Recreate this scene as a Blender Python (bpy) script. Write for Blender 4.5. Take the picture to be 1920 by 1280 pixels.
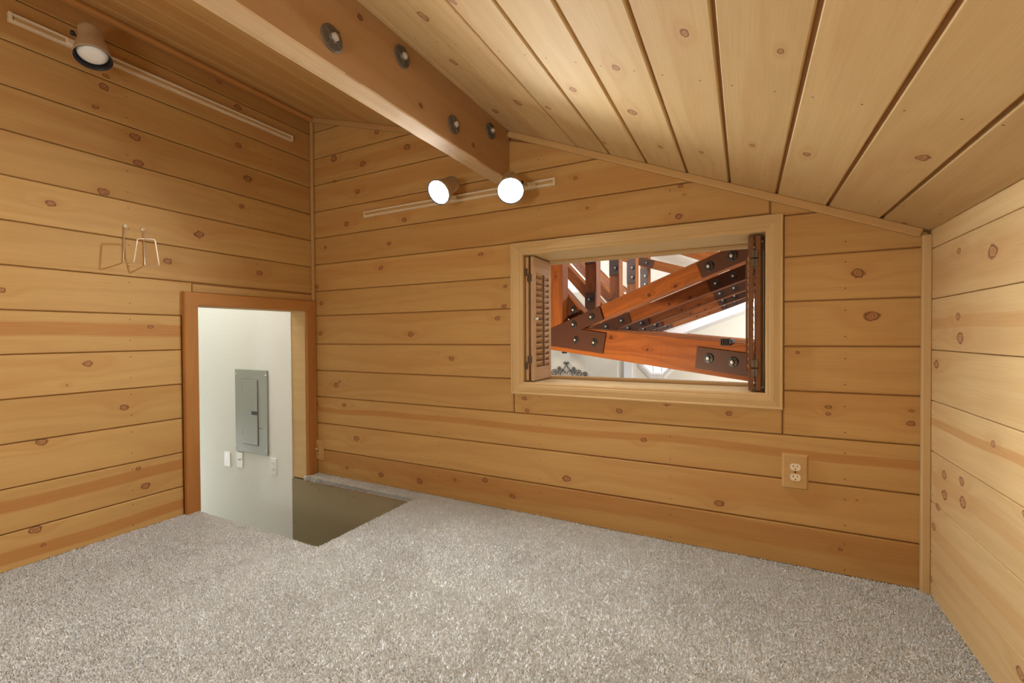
import bpy, bmesh, math, random
import numpy as np
from mathutils import Vector, Matrix

random.seed(7)
for o in list(bpy.data.objects):
    bpy.data.objects.remove(o)
SC = bpy.context.scene
COL = SC.collection

# ------------------------------------------------------------------ camera
F_PX, YAW, PITCH, ROLL = 843.88, -0.47652, -0.01251, -0.0058
CAM = Vector((2.497, -2.020, 0.0))
fw = Vector((math.sin(YAW) * math.cos(PITCH), math.cos(YAW) * math.cos(PITCH), math.sin(PITCH)))
rt = Vector((math.cos(YAW), -math.sin(YAW), 0))
up = rt.cross(fw)
rt, up = rt * math.cos(ROLL) + up * math.sin(ROLL), -rt * math.sin(ROLL) + up * math.cos(ROLL)
cd = bpy.data.cameras.new('camera')
cd.sensor_width = 36.0
cd.lens = F_PX / 1920 * 36.0
cd.clip_start = 0.02
cam = bpy.data.objects.new('camera', cd)
cam.matrix_world = Matrix(((rt.x, up.x, -fw.x, CAM.x), (rt.y, up.y, -fw.y, CAM.y), (rt.z, up.z, -fw.z, CAM.z), (0, 0, 0, 1)))
COL.objects.link(cam)
SC.camera = cam

# ------------------------------------------------------------------ world, exposure, lights
w = bpy.data.worlds.new('world')
w.use_nodes = True
w.node_tree.nodes['Background'].inputs[0].default_value = (0.55, 0.68, 1.0, 1)
w.node_tree.nodes['Background'].inputs[1].default_value = 0.6
SC.world = w
vs = SC.view_settings
vs.view_transform = 'Standard'
vs.look = 'None'
vs.gamma = 1.0
vs.use_curve_mapping = False
vs.exposure = 0.0

BULB_STRENGTH = 135.0
BULB_WATTS = 84.0
BULB_COLOR = (0.90, 1.0, 1.13)


def lamp(name, kind, loc, energy, color, size=0.1, target=None, spot=None, size_y=None):
    d = bpy.data.lights.new(name, kind)
    d.energy = energy
    d.color = color
    if kind == 'AREA':
        d.size = size
        if size_y:
            d.shape = 'RECTANGLE'
            d.size_y = size_y
    else:
        d.shadow_soft_size = size
    if kind == 'SPOT':
        d.spot_size = spot or 1.4
        d.spot_blend = 0.8
    o = bpy.data.objects.new(name, d)
    o.location = loc
    if target is not None:
        o.rotation_euler = (Vector(target) - Vector(loc)).to_track_quat('-Z', 'Y').to_euler()
    COL.objects.link(o)
    return o


# added fill light behind the camera, no fixture there
lamp('loft_fill', 'POINT', (1.85, -3.05, -0.05), 56, (0.90, 1.0, 1.13), 0.18)
# stairwell ceiling lamp
lamp('stair_lamp', 'AREA', (-1.0, -0.45, 1.44), 23, (0.96, 1.0, 1.04), 1.6, (-1.0, -0.40, 0.0), size_y=0.4)
# hall: roof window (cool), added side fills for the far wall, warm track spots on the trusses
lamp('stair_foot_fill', 'POINT', (-2.0, -0.42, -1.15), 11, (0.96, 1.0, 1.04), 0.12)  # added fill without a fixture, lifts the lower stairwell wall
lamp('hall_roof_window', 'AREA', (3.4, 2.7, 4.1), 90, (0.36, 0.58, 1.0), 2.0, (1.2, 5.0, 0.5), size_y=1.6)
lamp('hall_left_fill', 'AREA', (-3.9, 6.1, 2.3), 380, (1.0, 0.97, 0.92), 2.0, (-0.2, 7.4, 1.5), size_y=1.6)  # added fill, no window here; whitens the upper left of the far wall
lamp('hall_side_fill', 'AREA', (5.0, 5.0, 1.2), 400, (0.93, 0.96, 1.0), 2.2, (0.2, 7.2, 0.4), size_y=2.2)  # added fill, no window here; brightens far wall, corner board and post sides
lamp('hall_spot', 'SPOT', (0.55, 0.70, -1.05), 300, (1.0, 0.80, 0.56), 0.06, (1.5, 1.95, 0.25), 1.75)

# ------------------------------------------------------------------ materials
MATS = {}


def newmat(name):
    m = bpy.data.materials.new(name)
    m.use_nodes = True
    m.node_tree.nodes.clear()
    return m, m.node_tree.nodes, m.node_tree.links


class NB:
    """small node builder"""

    def __init__(s, m):
        s.n, s.l = m.node_tree.nodes, m.node_tree.links

    def put(s, sock, v):
        if isinstance(v, bpy.types.NodeSocket):
            s.l.new(v, sock)
        else:
            sock.default_value = v

    def math(s, op, a, b=0.0, c=None, clamp=False):
        nd = s.n.new('ShaderNodeMath')
        nd.operation = op
        nd.use_clamp = clamp
        s.put(nd.inputs[0], a)
        s.put(nd.inputs[1], b)
        if c is not None:
            s.put(nd.inputs[2], c)
        return nd.outputs[0]

    def vec(s, op, a, b=None):
        nd = s.n.new('ShaderNodeVectorMath')
        nd.operation = op
        s.put(nd.inputs[0], a)
        if b is not None:
            if op == 'SCALE':
                s.put(nd.inputs[3], b)
            else:
                s.put(nd.inputs[1], b)
        return nd.outputs[1] if op in ('LENGTH', 'DISTANCE', 'DOT_PRODUCT') else nd.outputs[0]

    def mix(s, f, a, b, blend='MIX'):
        nd = s.n.new('ShaderNodeMix')
        nd.data_type = 'RGBA'
        nd.blend_type = blend
        s.put(nd.inputs[0], f)
        s.put(nd.inputs[6], a if isinstance(a, bpy.types.NodeSocket) else (*a, 1))
        s.put(nd.inputs[7], b if isinstance(b, bpy.types.NodeSocket) else (*b, 1))
        return nd.outputs[2]

    def sep(s, v):
        nd = s.n.new('ShaderNodeSeparateXYZ')
        s.put(nd.inputs[0], v)
        return nd.outputs

    def comb(s, x, y, z):
        nd = s.n.new('ShaderNodeCombineXYZ')
        for i, q in enumerate((x, y, z)):
            s.put(nd.inputs[i], q)
        return nd.outputs[0]

    def noise(s, v, scale, detail=2.0, rough=0.5, dim='3D'):
        nd = s.n.new('ShaderNodeTexNoise')
        nd.noise_dimensions = dim
        s.put(nd.inputs['Vector'], v)
        nd.inputs['Scale'].default_value = scale
        nd.inputs['Detail'].default_value = detail
        nd.inputs['Roughness'].default_value = rough
        return nd.outputs[0]

    def ramp(s, f, a, b, smooth=True):
        nd = s.n.new('ShaderNodeMapRange')
        if smooth:
            nd.interpolation_type = 'SMOOTHSTEP'
        s.put(nd.inputs[0], f)
        s.put(nd.inputs[1], a)
        s.put(nd.inputs[2], b)
        nd.inputs[3].default_value = 0.0
        nd.inputs[4].default_value = 1.0
        return nd.outputs[0]

    def attr(s, name, vec=False):
        nd = s.n.new('ShaderNodeAttribute')
        nd.attribute_type = 'OBJECT'
        nd.attribute_name = name
        return nd.outputs['Vector'] if vec else nd.outputs['Fac']

    def obj(s):
        return s.n.new('ShaderNodeTexCoord').outputs['Object']

    def bump(s, h, strength=0.2, dist=0.01):
        nd = s.n.new('ShaderNodeBump')
        nd.inputs['Strength'].default_value = strength
        nd.inputs['Distance'].default_value = dist
        s.put(nd.inputs['Height'], h)
        return nd.outputs[0]

    def finish(s, color, rough=0.5, metal=0.0, normal=None, spec=0.5, emis=None, estr=0.0, coat=0.0):
        b = s.n.new('ShaderNodeBsdfPrincipled')
        s.put(b.inputs['Base Color'], color if isinstance(color, bpy.types.NodeSocket) else (*color, 1))
        s.put(b.inputs['Roughness'], rough)
        s.put(b.inputs['Metallic'], metal)
        b.inputs['Specular IOR Level'].default_value = spec
        b.inputs['Coat Weight'].default_value = coat
        if normal is not None:
            s.l.new(normal, b.inputs['Normal'])
        if emis is not None:
            b.inputs['Emission Color'].default_value = (*emis, 1)
            b.inputs['Emission Strength'].default_value = estr
        o = s.n.new('ShaderNodeOutputMaterial')
        s.l.new(b.outputs[0], o.inputs[0])


NK = 7   # knots a plank may carry


def wood(name, light, dark, red, knot, knots=False, contrast=1.0, rough=0.60, spec=0.22, ring=70.0, scratch=0.0, nails=False):
    """Board whose grain runs along local X. Knots, streak, tone and seed are read from the board object."""
    m, n, l = newmat(name)
    b = NB(m)
    P = b.obj()
    x, y, z = b.sep(P)
    seed = b.attr('seed')
    off = b.comb(b.math('MULTIPLY', seed, 7.31), b.math('MULTIPLY', seed, 3.77), b.math('MULTIPLY', seed, 1.93))
    big = b.noise(b.vec('ADD', b.comb(b.math('MULTIPLY', x, 0.9), b.math('MULTIPLY', y, 7.0), b.math('MULTIPLY', z, 7.0)), off), 1.0, 2.0)
    fine = b.noise(b.vec('ADD', b.comb(b.math('MULTIPLY', x, 7.0), b.math('MULTIPLY', y, 260.0), b.math('MULTIPLY', z, 260.0)), off), 1.0, 2.0, 0.6)
    yz = b.math('ADD', y, b.math('MULTIPLY', z, 0.8))
    ringc = b.math('ADD', b.math('MULTIPLY', yz, ring), b.math('MULTIPLY', big, 26.0))
    mask = None
    halo = None
    if knots:
        wob = b.noise(b.vec('ADD', b.comb(x, y, 0.0), off), 55.0, 2.0)
        wobc = b.math('MULTIPLY', b.math('SUBTRACT', wob, 0.5), 1.0)
        for i in range(NK):
            kx, ky, kr = b.sep(b.attr('k%d' % i, True))
            r = b.math('MAXIMUM', kr, 0.0002)
            dx = b.math('DIVIDE', b.math('SUBTRACT', x, kx), b.math('MULTIPLY', r, 1.18))
            dy = b.math('DIVIDE', b.math('SUBTRACT', y, ky), b.math('MULTIPLY', r, 0.86))
            d2 = b.math('ADD', b.math('MULTIPLY', dx, dx), b.math('MULTIPLY', dy, dy))
            d = b.math('ADD', b.math('SQRT', d2), wobc)
            # grain swerves round the knot
            g = b.math('EXPONENT', b.math('MULTIPLY', b.math('ADD', b.math('MULTIPLY', b.math('MULTIPLY', dx, dx), 0.45), b.math('MULTIPLY', dy, dy)), -0.16))
            ringc = b.math('ADD', ringc, b.math('MULTIPLY', g, 7.0))
            mask = d if mask is None else b.math('MINIMUM', mask, d)
            halo = g if halo is None else b.math('MAXIMUM', halo, g)
    rings = b.math('MULTIPLY_ADD', b.math('SINE', ringc), 0.5, 0.5)
    rings = b.math('POWER', rings, 1.6)
    col = b.mix(b.math('MULTIPLY', rings, 0.30 * contrast), light, dark)
    col = b.mix(b.math('MULTIPLY', b.ramp(fine, 0.35, 0.75), 0.30 * contrast), col, dark)
    col = b.mix(b.math('MULTIPLY', b.ramp(big, 0.48, 0.74), 0.35 * contrast), col, red)
    # heartwood streak of the plank: (centre across, half width, strength)
    sc, sw, ss = b.sep(b.attr('streak', True))
    drift = b.math('MULTIPLY', b.math('SUBTRACT', b.noise(b.vec('ADD', b.comb(b.math('MULTIPLY', x, 1.5), 0.0, 0.0), off), 1.0, 1.0), 0.5), 0.05)
    sd = b.math('DIVIDE', b.math('ABSOLUTE', b.math('ADD', b.math('SUBTRACT', y, sc), drift)), b.math('MAXIMUM', sw, 0.001))
    sf = b.math('MULTIPLY', b.math('SUBTRACT', 1.0, b.ramp(sd, 0.62, 1.0)), ss)
    sf = b.math('MULTIPLY', sf, b.math('MULTIPLY_ADD', fine, 0.8, 0.5), clamp=True)
    col = b.mix(sf, col, red)
    if scratch > 0:
        sx = b.noise(b.vec('ADD', b.comb(b.math('MULTIPLY', x, 210.0), b.math('MULTIPLY', y, 5.0), b.math('MULTIPLY', z, 5.0)), off), 1.0, 2.0)
        sp = b.noise(b.vec('ADD', P, off), 5.0, 2.0)
        f = b.math('MULTIPLY', b.math('MULTIPLY', b.ramp(sx, 0.5, 0.75), b.ramp(sp, 0.45, 0.65)), scratch)
        col = b.mix(f, col, dark)
    if knots:
        col = b.mix(b.math('MULTIPLY', halo, 0.28), col, red)
        inner = b.math('SUBTRACT', 1.0, b.ramp(mask, 0.86, 1.06))
        rim = b.math('MULTIPLY', b.ramp(mask, 0.52, 0.86), inner)
        kc = b.mix(b.ramp(b.math('SINE', b.math('MULTIPLY', mask, 16.0)), -0.2, 0.8), knot, [min(1, q * 2.1) for q in knot])
        col = b.mix(b.math('MULTIPLY', inner, 0.80), col, kc)
        col = b.mix(b.math('MULTIPLY', rim, 0.62), col, [q * 0.45 for q in knot])
    if nails:
        st = b.attr('stud')
        px = b.math('MULTIPLY', b.math('SUBTRACT', b.math('FRACT', b.math('DIVIDE', b.math('ADD', x, st), 0.61)), 0.5), 0.61)
        py = b.math('SUBTRACT', b.math('ABSOLUTE', b.math('ADD', y, b.math('MULTIPLY', b.math('SINE', b.math('MULTIPLY', seed, 9.0)), 0.012))), 0.048)
        d = b.math('SQRT', b.math('ADD', b.math('MULTIPLY', px, px), b.math('MULTIPLY', py, py)))
        col = b.mix(b.math('MULTIPLY', b.math('SUBTRACT', 1.0, b.ramp(d, 0.0014, 0.0036)), 0.8), col, (0.06, 0.03, 0.012))
    tone = b.attr('tone')
    col = b.mix(1.0, col, b.comb(b.math('ADD', 1.0, tone), b.math('ADD', 1.0, b.math('MULTIPLY', tone, 1.25)), b.math('ADD', 1.0, b.math('MULTIPLY', tone, 1.6))), 'MULTIPLY')
    h = b.math('ADD', b.math('MULTIPLY', fine, 0.6), b.math('MULTIPLY', rings, 0.4))
    b.finish(col, b.math('MULTIPLY_ADD', fine, 0.2, rough - 0.1), 0.0, b.bump(h, 0.10, 0.004), spec)
    MATS[name] = m
    return m


PINE = wood('knotty_pine', (0.525, 0.308, 0.100), (0.40, 0.205, 0.058), (0.41, 0.172, 0.042), (0.215, 0.088, 0.030), True, nails=True)
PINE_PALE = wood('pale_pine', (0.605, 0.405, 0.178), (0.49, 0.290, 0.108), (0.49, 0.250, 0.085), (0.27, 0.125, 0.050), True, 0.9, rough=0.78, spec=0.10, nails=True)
TRIM = wood('pine_trim', (0.55, 0.335, 0.125), (0.46, 0.255, 0.090), (0.48, 0.230, 0.075), (0.2, 0.09, 0.03), False, 0.8)
TRIM_PALE = wood('pale_trim', (0.62, 0.42, 0.185), (0.52, 0.315, 0.125), (0.52, 0.30, 0.12), (0.2, 0.09, 0.03), False, 0.8)
CASING = wood('door_casing_wood', (0.46, 0.205, 0.052), (0.35, 0.135, 0.030), (0.36, 0.125, 0.028), (0.2, 0.09, 0.03), False, 0.8)
BEAMW = wood('beam_wood', (0.47, 0.275, 0.125), (0.34, 0.175, 0.070), (0.36, 0.165, 0.060), (0.13, 0.055, 0.022), True, 0.8, scratch=0.35)
BEAM_LIT = wood('lamplit_beam_wood', (0.60, 0.40, 0.205), (0.40, 0.235, 0.10), (0.46, 0.27, 0.12), (0.13, 0.055, 0.022), False, 0.9, 0.8, 0.1, scratch=0.7)  # beam wood with the lamps' grazing light painted in as a paler colour
GROOVE = wood('groove_wood', (0.34, 0.155, 0.045), (0.24, 0.10, 0.028), (0.24, 0.10, 0.028), (0.1, 0.05, 0.02), False, 0.6)
TRUSSW = wood('truss_timber', (0.27, 0.085, 0.018), (0.10, 0.024, 0.006), (0.17, 0.040, 0.009), (0.04, 0.012, 0.006), True, 1.2, 0.5, 0.15, scratch=0.3)
SHUTW = wood('shutter_wood', (0.55, 0.34, 0.17), (0.42, 0.23, 0.10), (0.42, 0.21, 0.09), (0.2, 0.09, 0.03), False, 0.7)
SHUTD = wood('shutter_dark_wood', (0.20, 0.085, 0.030), (0.14, 0.045, 0.015), (0.20, 0.06, 0.018), (0.07, 0.03, 0.012), False, 1.2)


def plain(name, color, rough=0.5, metal=0.0, spec=0.5, emis=None, estr=0.0, bump=0.0, bscale=60.0, var=0.0):
    m, n, l = newmat(name)
    b = NB(m)
    nz = b.noise(b.obj(), bscale, 3.0)
    col = b.mix(b.math('MULTIPLY', nz, var), color, [q * 0.55 for q in color]) if var > 0 else color
    b.finish(col, rough, metal, b.bump(nz, bump, 0.004) if bump > 0 else None, spec, emis, estr)
    MATS[name] = m
    return m


PLASTER = plain('white_plaster', (0.80, 0.785, 0.71), 0.75, bump=0.35, bscale=95.0, var=0.04, spec=0.2)
HALLWALL = plain('hall_plaster', (0.80, 0.75, 0.64), 0.8, bump=0.15, bscale=60.0, var=0.03, spec=0.2)
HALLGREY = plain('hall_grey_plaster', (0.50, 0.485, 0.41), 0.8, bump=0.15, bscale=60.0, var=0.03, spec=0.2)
HALLWHITE = plain('hall_white_paint', (0.86, 0.85, 0.82), 0.7, bump=0.1, var=0.02, spec=0.2)
PLY = plain('plywood_side', (0.33, 0.265, 0.145), 0.7, bump=0.1, bscale=20.0, var=0.25, spec=0.2)
STEEL_GREY = plain('grey_enamel', (0.315, 0.320, 0.265), 0.42, var=0.05, spec=0.5)
BLACK = plain('black_metal', (0.012, 0.012, 0.014), 0.45, var=0.1)
DARKSLOT = plain('dark_slot', (0.03, 0.02, 0.012), 0.7)
WHITE_PL = plain('white_plastic', (0.82, 0.80, 0.74), 0.35, var=0.02)
IVORY = plain('ivory_plastic', (0.80, 0.66, 0.44), 0.35, var=0.02)
BRASS = plain('pale_brass', (0.86, 0.76, 0.55), 0.35, 0.6, var=0.1)
WASHER = plain('galvanised_washer', (0.17, 0.135, 0.10), 0.6, 0.35, bump=0.4, bscale=120.0, var=0.6)
NUT = plain('bright_nut', (0.75, 0.70, 0.62), 0.35, 0.6, var=0.2)
DWASHER = plain('dark_washer', (0.05, 0.055, 0.06), 0.4, 0.7, bump=0.3, bscale=100.0, var=0.5)
GUSSET = plain('brown_steel_plate', (0.062, 0.023, 0.012), 0.5, 0.0, 0.25, bump=0.1, bscale=60.0, var=0.25)
HINGE = plain('hinge_bronze', (0.13, 0.085, 0.05), 0.45, 0.8, var=0.4)
CANPAINT = plain('beige_lamp_enamel', (0.50, 0.36, 0.21), 0.45, var=0.05)
TRACKP = plain('cream_track', (0.72, 0.57, 0.36), 0.4, var=0.05)
FROST = plain('frosted_bulb', (0.86, 0.82, 0.72), 0.22, var=0.06)
LIT = plain('lit_bulb', (1, 1, 1), 0.3, emis=BULB_COLOR, estr=BULB_STRENGTH)
PANE = plain('daylit_pane', (0.8, 0.85, 0.9), 0.1, emis=(0.88, 0.94, 1.0), estr=1.5)
GLOW = plain('lit_globe', (1, 1, 1), 0.3, emis=(1.0, 0.96, 0.9), estr=6.0)


def carpet_mat(name, tufts):
    m, n, l = newmat(name)
    b = NB(m)
    P = b.obj()
    lo = b.noise(P, 2.6, 3.0, 0.55)
    mid = b.noise(P, 9.0, 3.0, 0.6)
    sp = b.noise(P, 240.0, 2.0, 0.7)
    A, B, Cc = (0.775, 0.755, 0.690), (0.62, 0.595, 0.535), (0.41, 0.38, 0.33)
    col = b.mix(b.math('MULTIPLY', b.ramp(lo, 0.38, 0.66), 0.42), A, B)
    col = b.mix(b.math('MULTIPLY', b.ramp(mid, 0.42, 0.70), 0.32), col, B)
    col = b.mix(b.math('MULTIPLY', b.ramp(sp, 0.46, 0.70), 0.62), col, Cc)
    b.finish(col, 0.95, 0.0, None if tufts else b.bump(sp, 0.9, 0.006), 0.1)
    MATS[name] = m
    return m


CARPET = carpet_mat('beige_carpet', False)
PILE = carpet_mat('beige_carpet_tufts', True)


# ------------------------------------------------------------------ object helpers
def link(o, parent=None):
    COL.objects.link(o)
    if parent is not None:
        o.parent = parent
    return o


def tag(o, label=None, cat=None, group=None, kind=None):
    if label: o['label'] = label
    if cat: o['category'] = cat
    if group: o['group'] = group
    if kind: o['kind'] = kind
    return o


def empty(name, loc=(0, 0, 0), label=None, cat=None, group=None, kind=None, rot=None):
    o = bpy.data.objects.new(name, None)
    o.empty_display_size = 0.05
    o.location = loc
    if rot is not None:
        o.rotation_euler = rot
    link(o)
    return tag(o, label, cat, group, kind)


def mesh_obj(name, verts, faces, mat, parent=None, M=None, smooth=False):
    me = bpy.data.meshes.new(name)
    me.from_pydata([tuple(v) for v in verts], [], faces)
    me.validate()
    bm = bmesh.new()
    bm.from_mesh(me)
    bmesh.ops.recalc_face_normals(bm, faces=bm.faces)
    bm.to_mesh(me)
    bm.free()
    if smooth:
        for p in me.polygons:
            p.use_smooth = True
    me.materials.append(mat)
    o = bpy.data.objects.new(name, me)
    if M is not None:
        o.matrix_basis = M
    return link(o, parent)


def bm_obj(name, bm, mat, parent=None, M=None, smooth=False):
    bmesh.ops.recalc_face_normals(bm, faces=bm.faces)
    me = bpy.data.meshes.new(name)
    bm.to_mesh(me)
    bm.free()
    if smooth:
        for p in me.polygons:
            p.use_smooth = True
    me.materials.append(mat)
    o = bpy.data.objects.new(name, me)
    if M is not None:
        o.matrix_basis = M
    return link(o, parent)


def frame(o, u, v):
    u = Vector(u).normalized()
    v = Vector(v)
    v = (v - u * v.dot(u)).normalized()
    n = u.cross(v)
    return Matrix(((u.x, v.x, n.x, o[0]), (u.y, v.y, n.y, o[1]), (u.z, v.z, n.z, o[2]), (0, 0, 0, 1)))


def bm_box(bm, x0, x1, y0, y1, z0, z1, bev=0.0):
    g = bmesh.ops.create_cube(bm, size=1.0)
    for v in g['verts']:
        v.co = Vector(((x0 + x1) / 2 + v.co.x * (x1 - x0), (y0 + y1) / 2 + v.co.y * (y1 - y0), (z0 + z1) / 2 + v.co.z * (z1 - z0)))
    if bev > 0:
        es = list({e for v in g['verts'] for e in v.link_edges})
        bmesh.ops.bevel(bm, geom=es, offset=bev, segments=1, affect='EDGES')
    return bm


def box(name, lo, hi, mat, parent=None, bev=0.0, M=None):
    """axis-aligned box, local origin at its centre (or in frame M)"""
    c = [(a + b) / 2 for a, b in zip(lo, hi)]
    bm = bmesh.new()
    bm_box(bm, lo[0] - c[0], hi[0] - c[0], lo[1] - c[1], hi[1] - c[1], lo[2] - c[2], hi[2] - c[2], bev)
    T = Matrix.Translation(c)
    return bm_obj(name, bm, mat, parent, (M @ T) if M is not None else T)


def bar(name, p0, p1, v, wv, wn, mat, parent=None, bev=0.0):
    """bar from p0 to p1 (local X), width wv along v, thickness wn along the third axis"""
    p0, p1 = Vector(p0), Vector(p1)
    M = frame((p0 + p1) / 2, p1 - p0, v)
    L = (p1 - p0).length
    bm = bmesh.new()
    bm_box(bm, -L / 2, L / 2, -wv / 2, wv / 2, -wn / 2, wn / 2, bev)
    return bm_obj(name, bm, mat, parent, M)


def lathe(name, prof, mat, parent=None, M=None, seg=32, smooth=True):
    """profile [(r, z)] turned about local Z"""
    vs, fs = [], []
    idx = []
    for r, z in prof:
        if r < 1e-6:
            idx.append([len(vs)])
            vs.append((0, 0, z))
        else:
            idx.append(list(range(len(vs), len(vs) + seg)))
            vs += [(r * math.cos(2 * math.pi * k / seg), r * math.sin(2 * math.pi * k / seg), z) for k in range(seg)]
    for a, b in zip(idx, idx[1:]):
        for k in range(seg):
            k2 = (k + 1) % seg
            if len(a) == 1 and len(b) == 1: continue
            if len(a) == 1: fs.append((a[0], b[k], b[k2]))
            elif len(b) == 1: fs.append((a[k], b[0], a[k2]))
            else: fs.append((a[k], b[k], b[k2], a[k2]))
    return mesh_obj(name, vs, fs, mat, parent, M, smooth)


def tube(name, pts, r, mat, parent=None, seg=8, closed=False, M=None):
    pts = [Vector(p) for p in pts]
    n = len(pts)
    vs, fs = [], []
    prev = None
    for i, p in enumerate(pts):
        if closed:
            t = pts[(i + 1) % n] - pts[i - 1]
        else:
            t = pts[min(i + 1, n - 1)] - pts[max(i - 1, 0)]
        t.normalize()
        a = prev if prev is not None else (Vector((0, 0, 1)) if abs(t.z) < 0.9 else Vector((1, 0, 0)))
        a = (a - t * a.dot(t))
        if a.length < 1e-5:
            a = t.orthogonal()
        a.normalize()
        prev = a
        bq = t.cross(a)
        vs += [p + a * r * math.cos(2 * math.pi * k / seg) + bq * r * math.sin(2 * math.pi * k / seg) for k in range(seg)]
    for i in range(n if closed else n - 1):
        j = (i + 1) % n
        for k in range(seg):
            k2 = (k + 1) % seg
            fs.append((i * seg + k, j * seg + k, j * seg + k2, i * seg + k2))
    if not closed:
        fs.append(tuple(range(seg)))
        fs.append(tuple((n - 1) * seg + k for k in range(seg)))
    return mesh_obj(name, vs, fs, mat, parent, M, True)


def clip(poly, a, b, c):
    """keep a*x+b*y<=c"""
    out = []
    for i, p in enumerate(poly):
        q = poly[(i + 1) % len(poly)]
        dp, dq = a * p[0] + b * p[1] - c, a * q[0] + b * q[1] - c
        if dp <= 0: out.append(p)
        if (dp < 0 < dq) or (dq < 0 < dp):
            t = dp / (dp - dq)
            out.append((p[0] + (q[0] - p[0]) * t, p[1] + (q[1] - p[1]) * t))
    return out


def area2(poly):
    return sum(p[0] * q[1] - q[0] * p[1] for p, q in zip(poly, poly[1:] + poly[:1])) / 2


def inset(poly, e):
    if area2(poly) < 0:
        poly = poly[::-1]
    n = len(poly)
    res = []
    for i in range(n):
        p0, p1, p2 = [Vector(poly[(i + k) % n]) for k in (-1, 0, 1)]
        d1, d2 = (p1 - p0).normalized(), (p2 - p1).normalized()
        n1, n2 = Vector((-d1.y, d1.x)), Vector((-d2.y, d2.x))
        den = 1 + n1.dot(n2)
        res.append(tuple(p1 + (n1 + n2) * (e / max(den, 0.12))))
    return poly, res


def tidy(poly, tol=0.004):
    out = []
    for p in poly:
        if not out or (Vector(p) - Vector(out[-1])).length > tol:
            out.append(p)
    if len(out) > 1 and (Vector(out[0]) - Vector(out[-1])).length <= tol:
        out.pop()
    return out


COUNT = [0]


def props(o, seed=None, tone=0.0, streak=(0, 0.001, 0)):
    COUNT[0] += 1
    o['seed'] = float(seed if seed is not None else COUNT[0] * 1.37)
    o['tone'] = float(tone)
    o['streak'] = [float(q) for q in streak]
    return o


def plank(parent, W2, poly, thick, bev, mat, knots=(), tone=0.0, streak=None, stud0=0.0, name='plank'):
    """board with polygon poly in the wall's (u, v) plane; W2 is the wall frame"""
    poly = tidy(poly)
    if len(poly) < 3 or abs(area2(poly)) < 2e-4:
        return None
    us, vs_ = [p[0] for p in poly], [p[1] for p in poly]
    cu, cv = (min(us) + max(us)) / 2, (min(vs_) + max(vs_)) / 2
    loc = [(p[0] - cu, p[1] - cv) for p in poly]
    outer, inner = inset(loc, bev)
    n = len(outer)
    V = [(p[0], p[1], -thick) for p in outer] + [(p[0], p[1], -bev) for p in outer] + [(p[0], p[1], 0.0) for p in inner]
    Fc = [tuple(range(n))[::-1], tuple(range(2 * n, 3 * n))]
    for i in range(n):
        j = (i + 1) % n
        Fc += [(i, j, n + j, n + i), (n + i, n + j, 2 * n + j, 2 * n + i)]
    o = mesh_obj(name, V, Fc, mat, parent, W2 @ Matrix.Translation((cu, cv, 0)))
    props(o, None, tone, streak or (0, 0.001, 0))
    o['stud'] = float(cu - stud0 + 61.0)
    i = 0
    for ku, kv, kr in knots:
        if min(us) - 0.01 < ku < max(us) + 0.01 and min(vs_) - 0.01 < kv < max(vs_) + 0.01 and i < NK:
            o['k%d' % i] = [float(ku - cu), float(kv - cv), float(kr)]
            i += 1
    return o


# ------------------------------------------------------------------ measures of the loft
W = 3.06            # room width
YB = -3.7           # wall behind the camera
FZ = -0.89          # carpet
PIT = 0.171         # board pitch
ZB, ZL, ZR = 1.4936, 1.4786, 1.4837


def roof_r(x): return 1.0265 - 0.421 * (x - 1.446)
def roof_l(x): return 1.421 - 0.300 * x


# frames: u along the boards, v across, n towards the room
FB = frame((0, 0, 0), (1, 0, 0), (0, 0, 1))                 # back wall: n = -Y
FL = frame((0, 0, 0), (0, 1, 0), (0, 0, 1))                 # left wall: n = +X
FR = frame((W, 0, 0), (0, -1, 0), (0, 0, 1))                # right wall: n = -X
FF = frame((0, YB, 0), (-1, 0, 0), (0, 0, 1))               # front wall: n = +Y

KB = [(0.558,1.212,0.017),(0.197,1.122,0.024),(0.443,1.046,0.020),(0.788,1.080,0.020),(0.197,0.980,0.010),(0.402,0.885,0.018),(0.304,0.700,0.018),(0.548,0.724,0.011),(0.762,0.669,0.016),(0.647,0.544,0.012),(0.113,0.573,0.012),(0.581,0.408,0.015),(0.028,0.326,0.015),(0.072,0.218,0.015),(0.058,0.022,0.017),(0.803,0.014,0.019),(0.197,-0.305,0.019),(0.229,-0.282,0.009),(0.015,-0.435,0.015),(0.268,-0.427,0.014),(0.370,-0.627,0.020),(0.284,-0.820,0.012),(0.566,-0.825,0.017),(0.860,-0.821,0.019),(1.274,0.427,0.014),(1.417,0.252,0.009),(1.410,0.151,0.012),(1.371,0.091,0.014),(1.084,-0.121,0.014),(1.100,-0.781,0.010),(1.290,-0.755,0.015),(1.452,-0.812,0.014),(1.523,-0.312,0.012),(1.536,-0.372,0.011),(1.996,-0.342,0.013),(2.200,-0.300,0.007),(2.442,-0.319,0.012),(1.743,-0.683,0.018),(2.406,-0.691,0.016),(2.774,-0.270,0.010),(2.774,-0.297,0.008),(2.863,0.219,0.019),(2.901,0.062,0.021),(3.013,-0.268,0.007),(3.012,-0.313,0.011),(2.812,-0.794,0.007),(2.933,-0.867,0.011),(2.861,-0.604,0.004),(2.677,-0.070,0.007),(2.104,-0.462,0.012),(1.794,0.738,0.010),(1.850,0.590,0.008),(2.258,0.627,0.010),(2.251,0.500,0.014),(2.273,0.588,0.004),(2.312,-0.812,0.007),(2.003,-0.763,0.009)]
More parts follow.
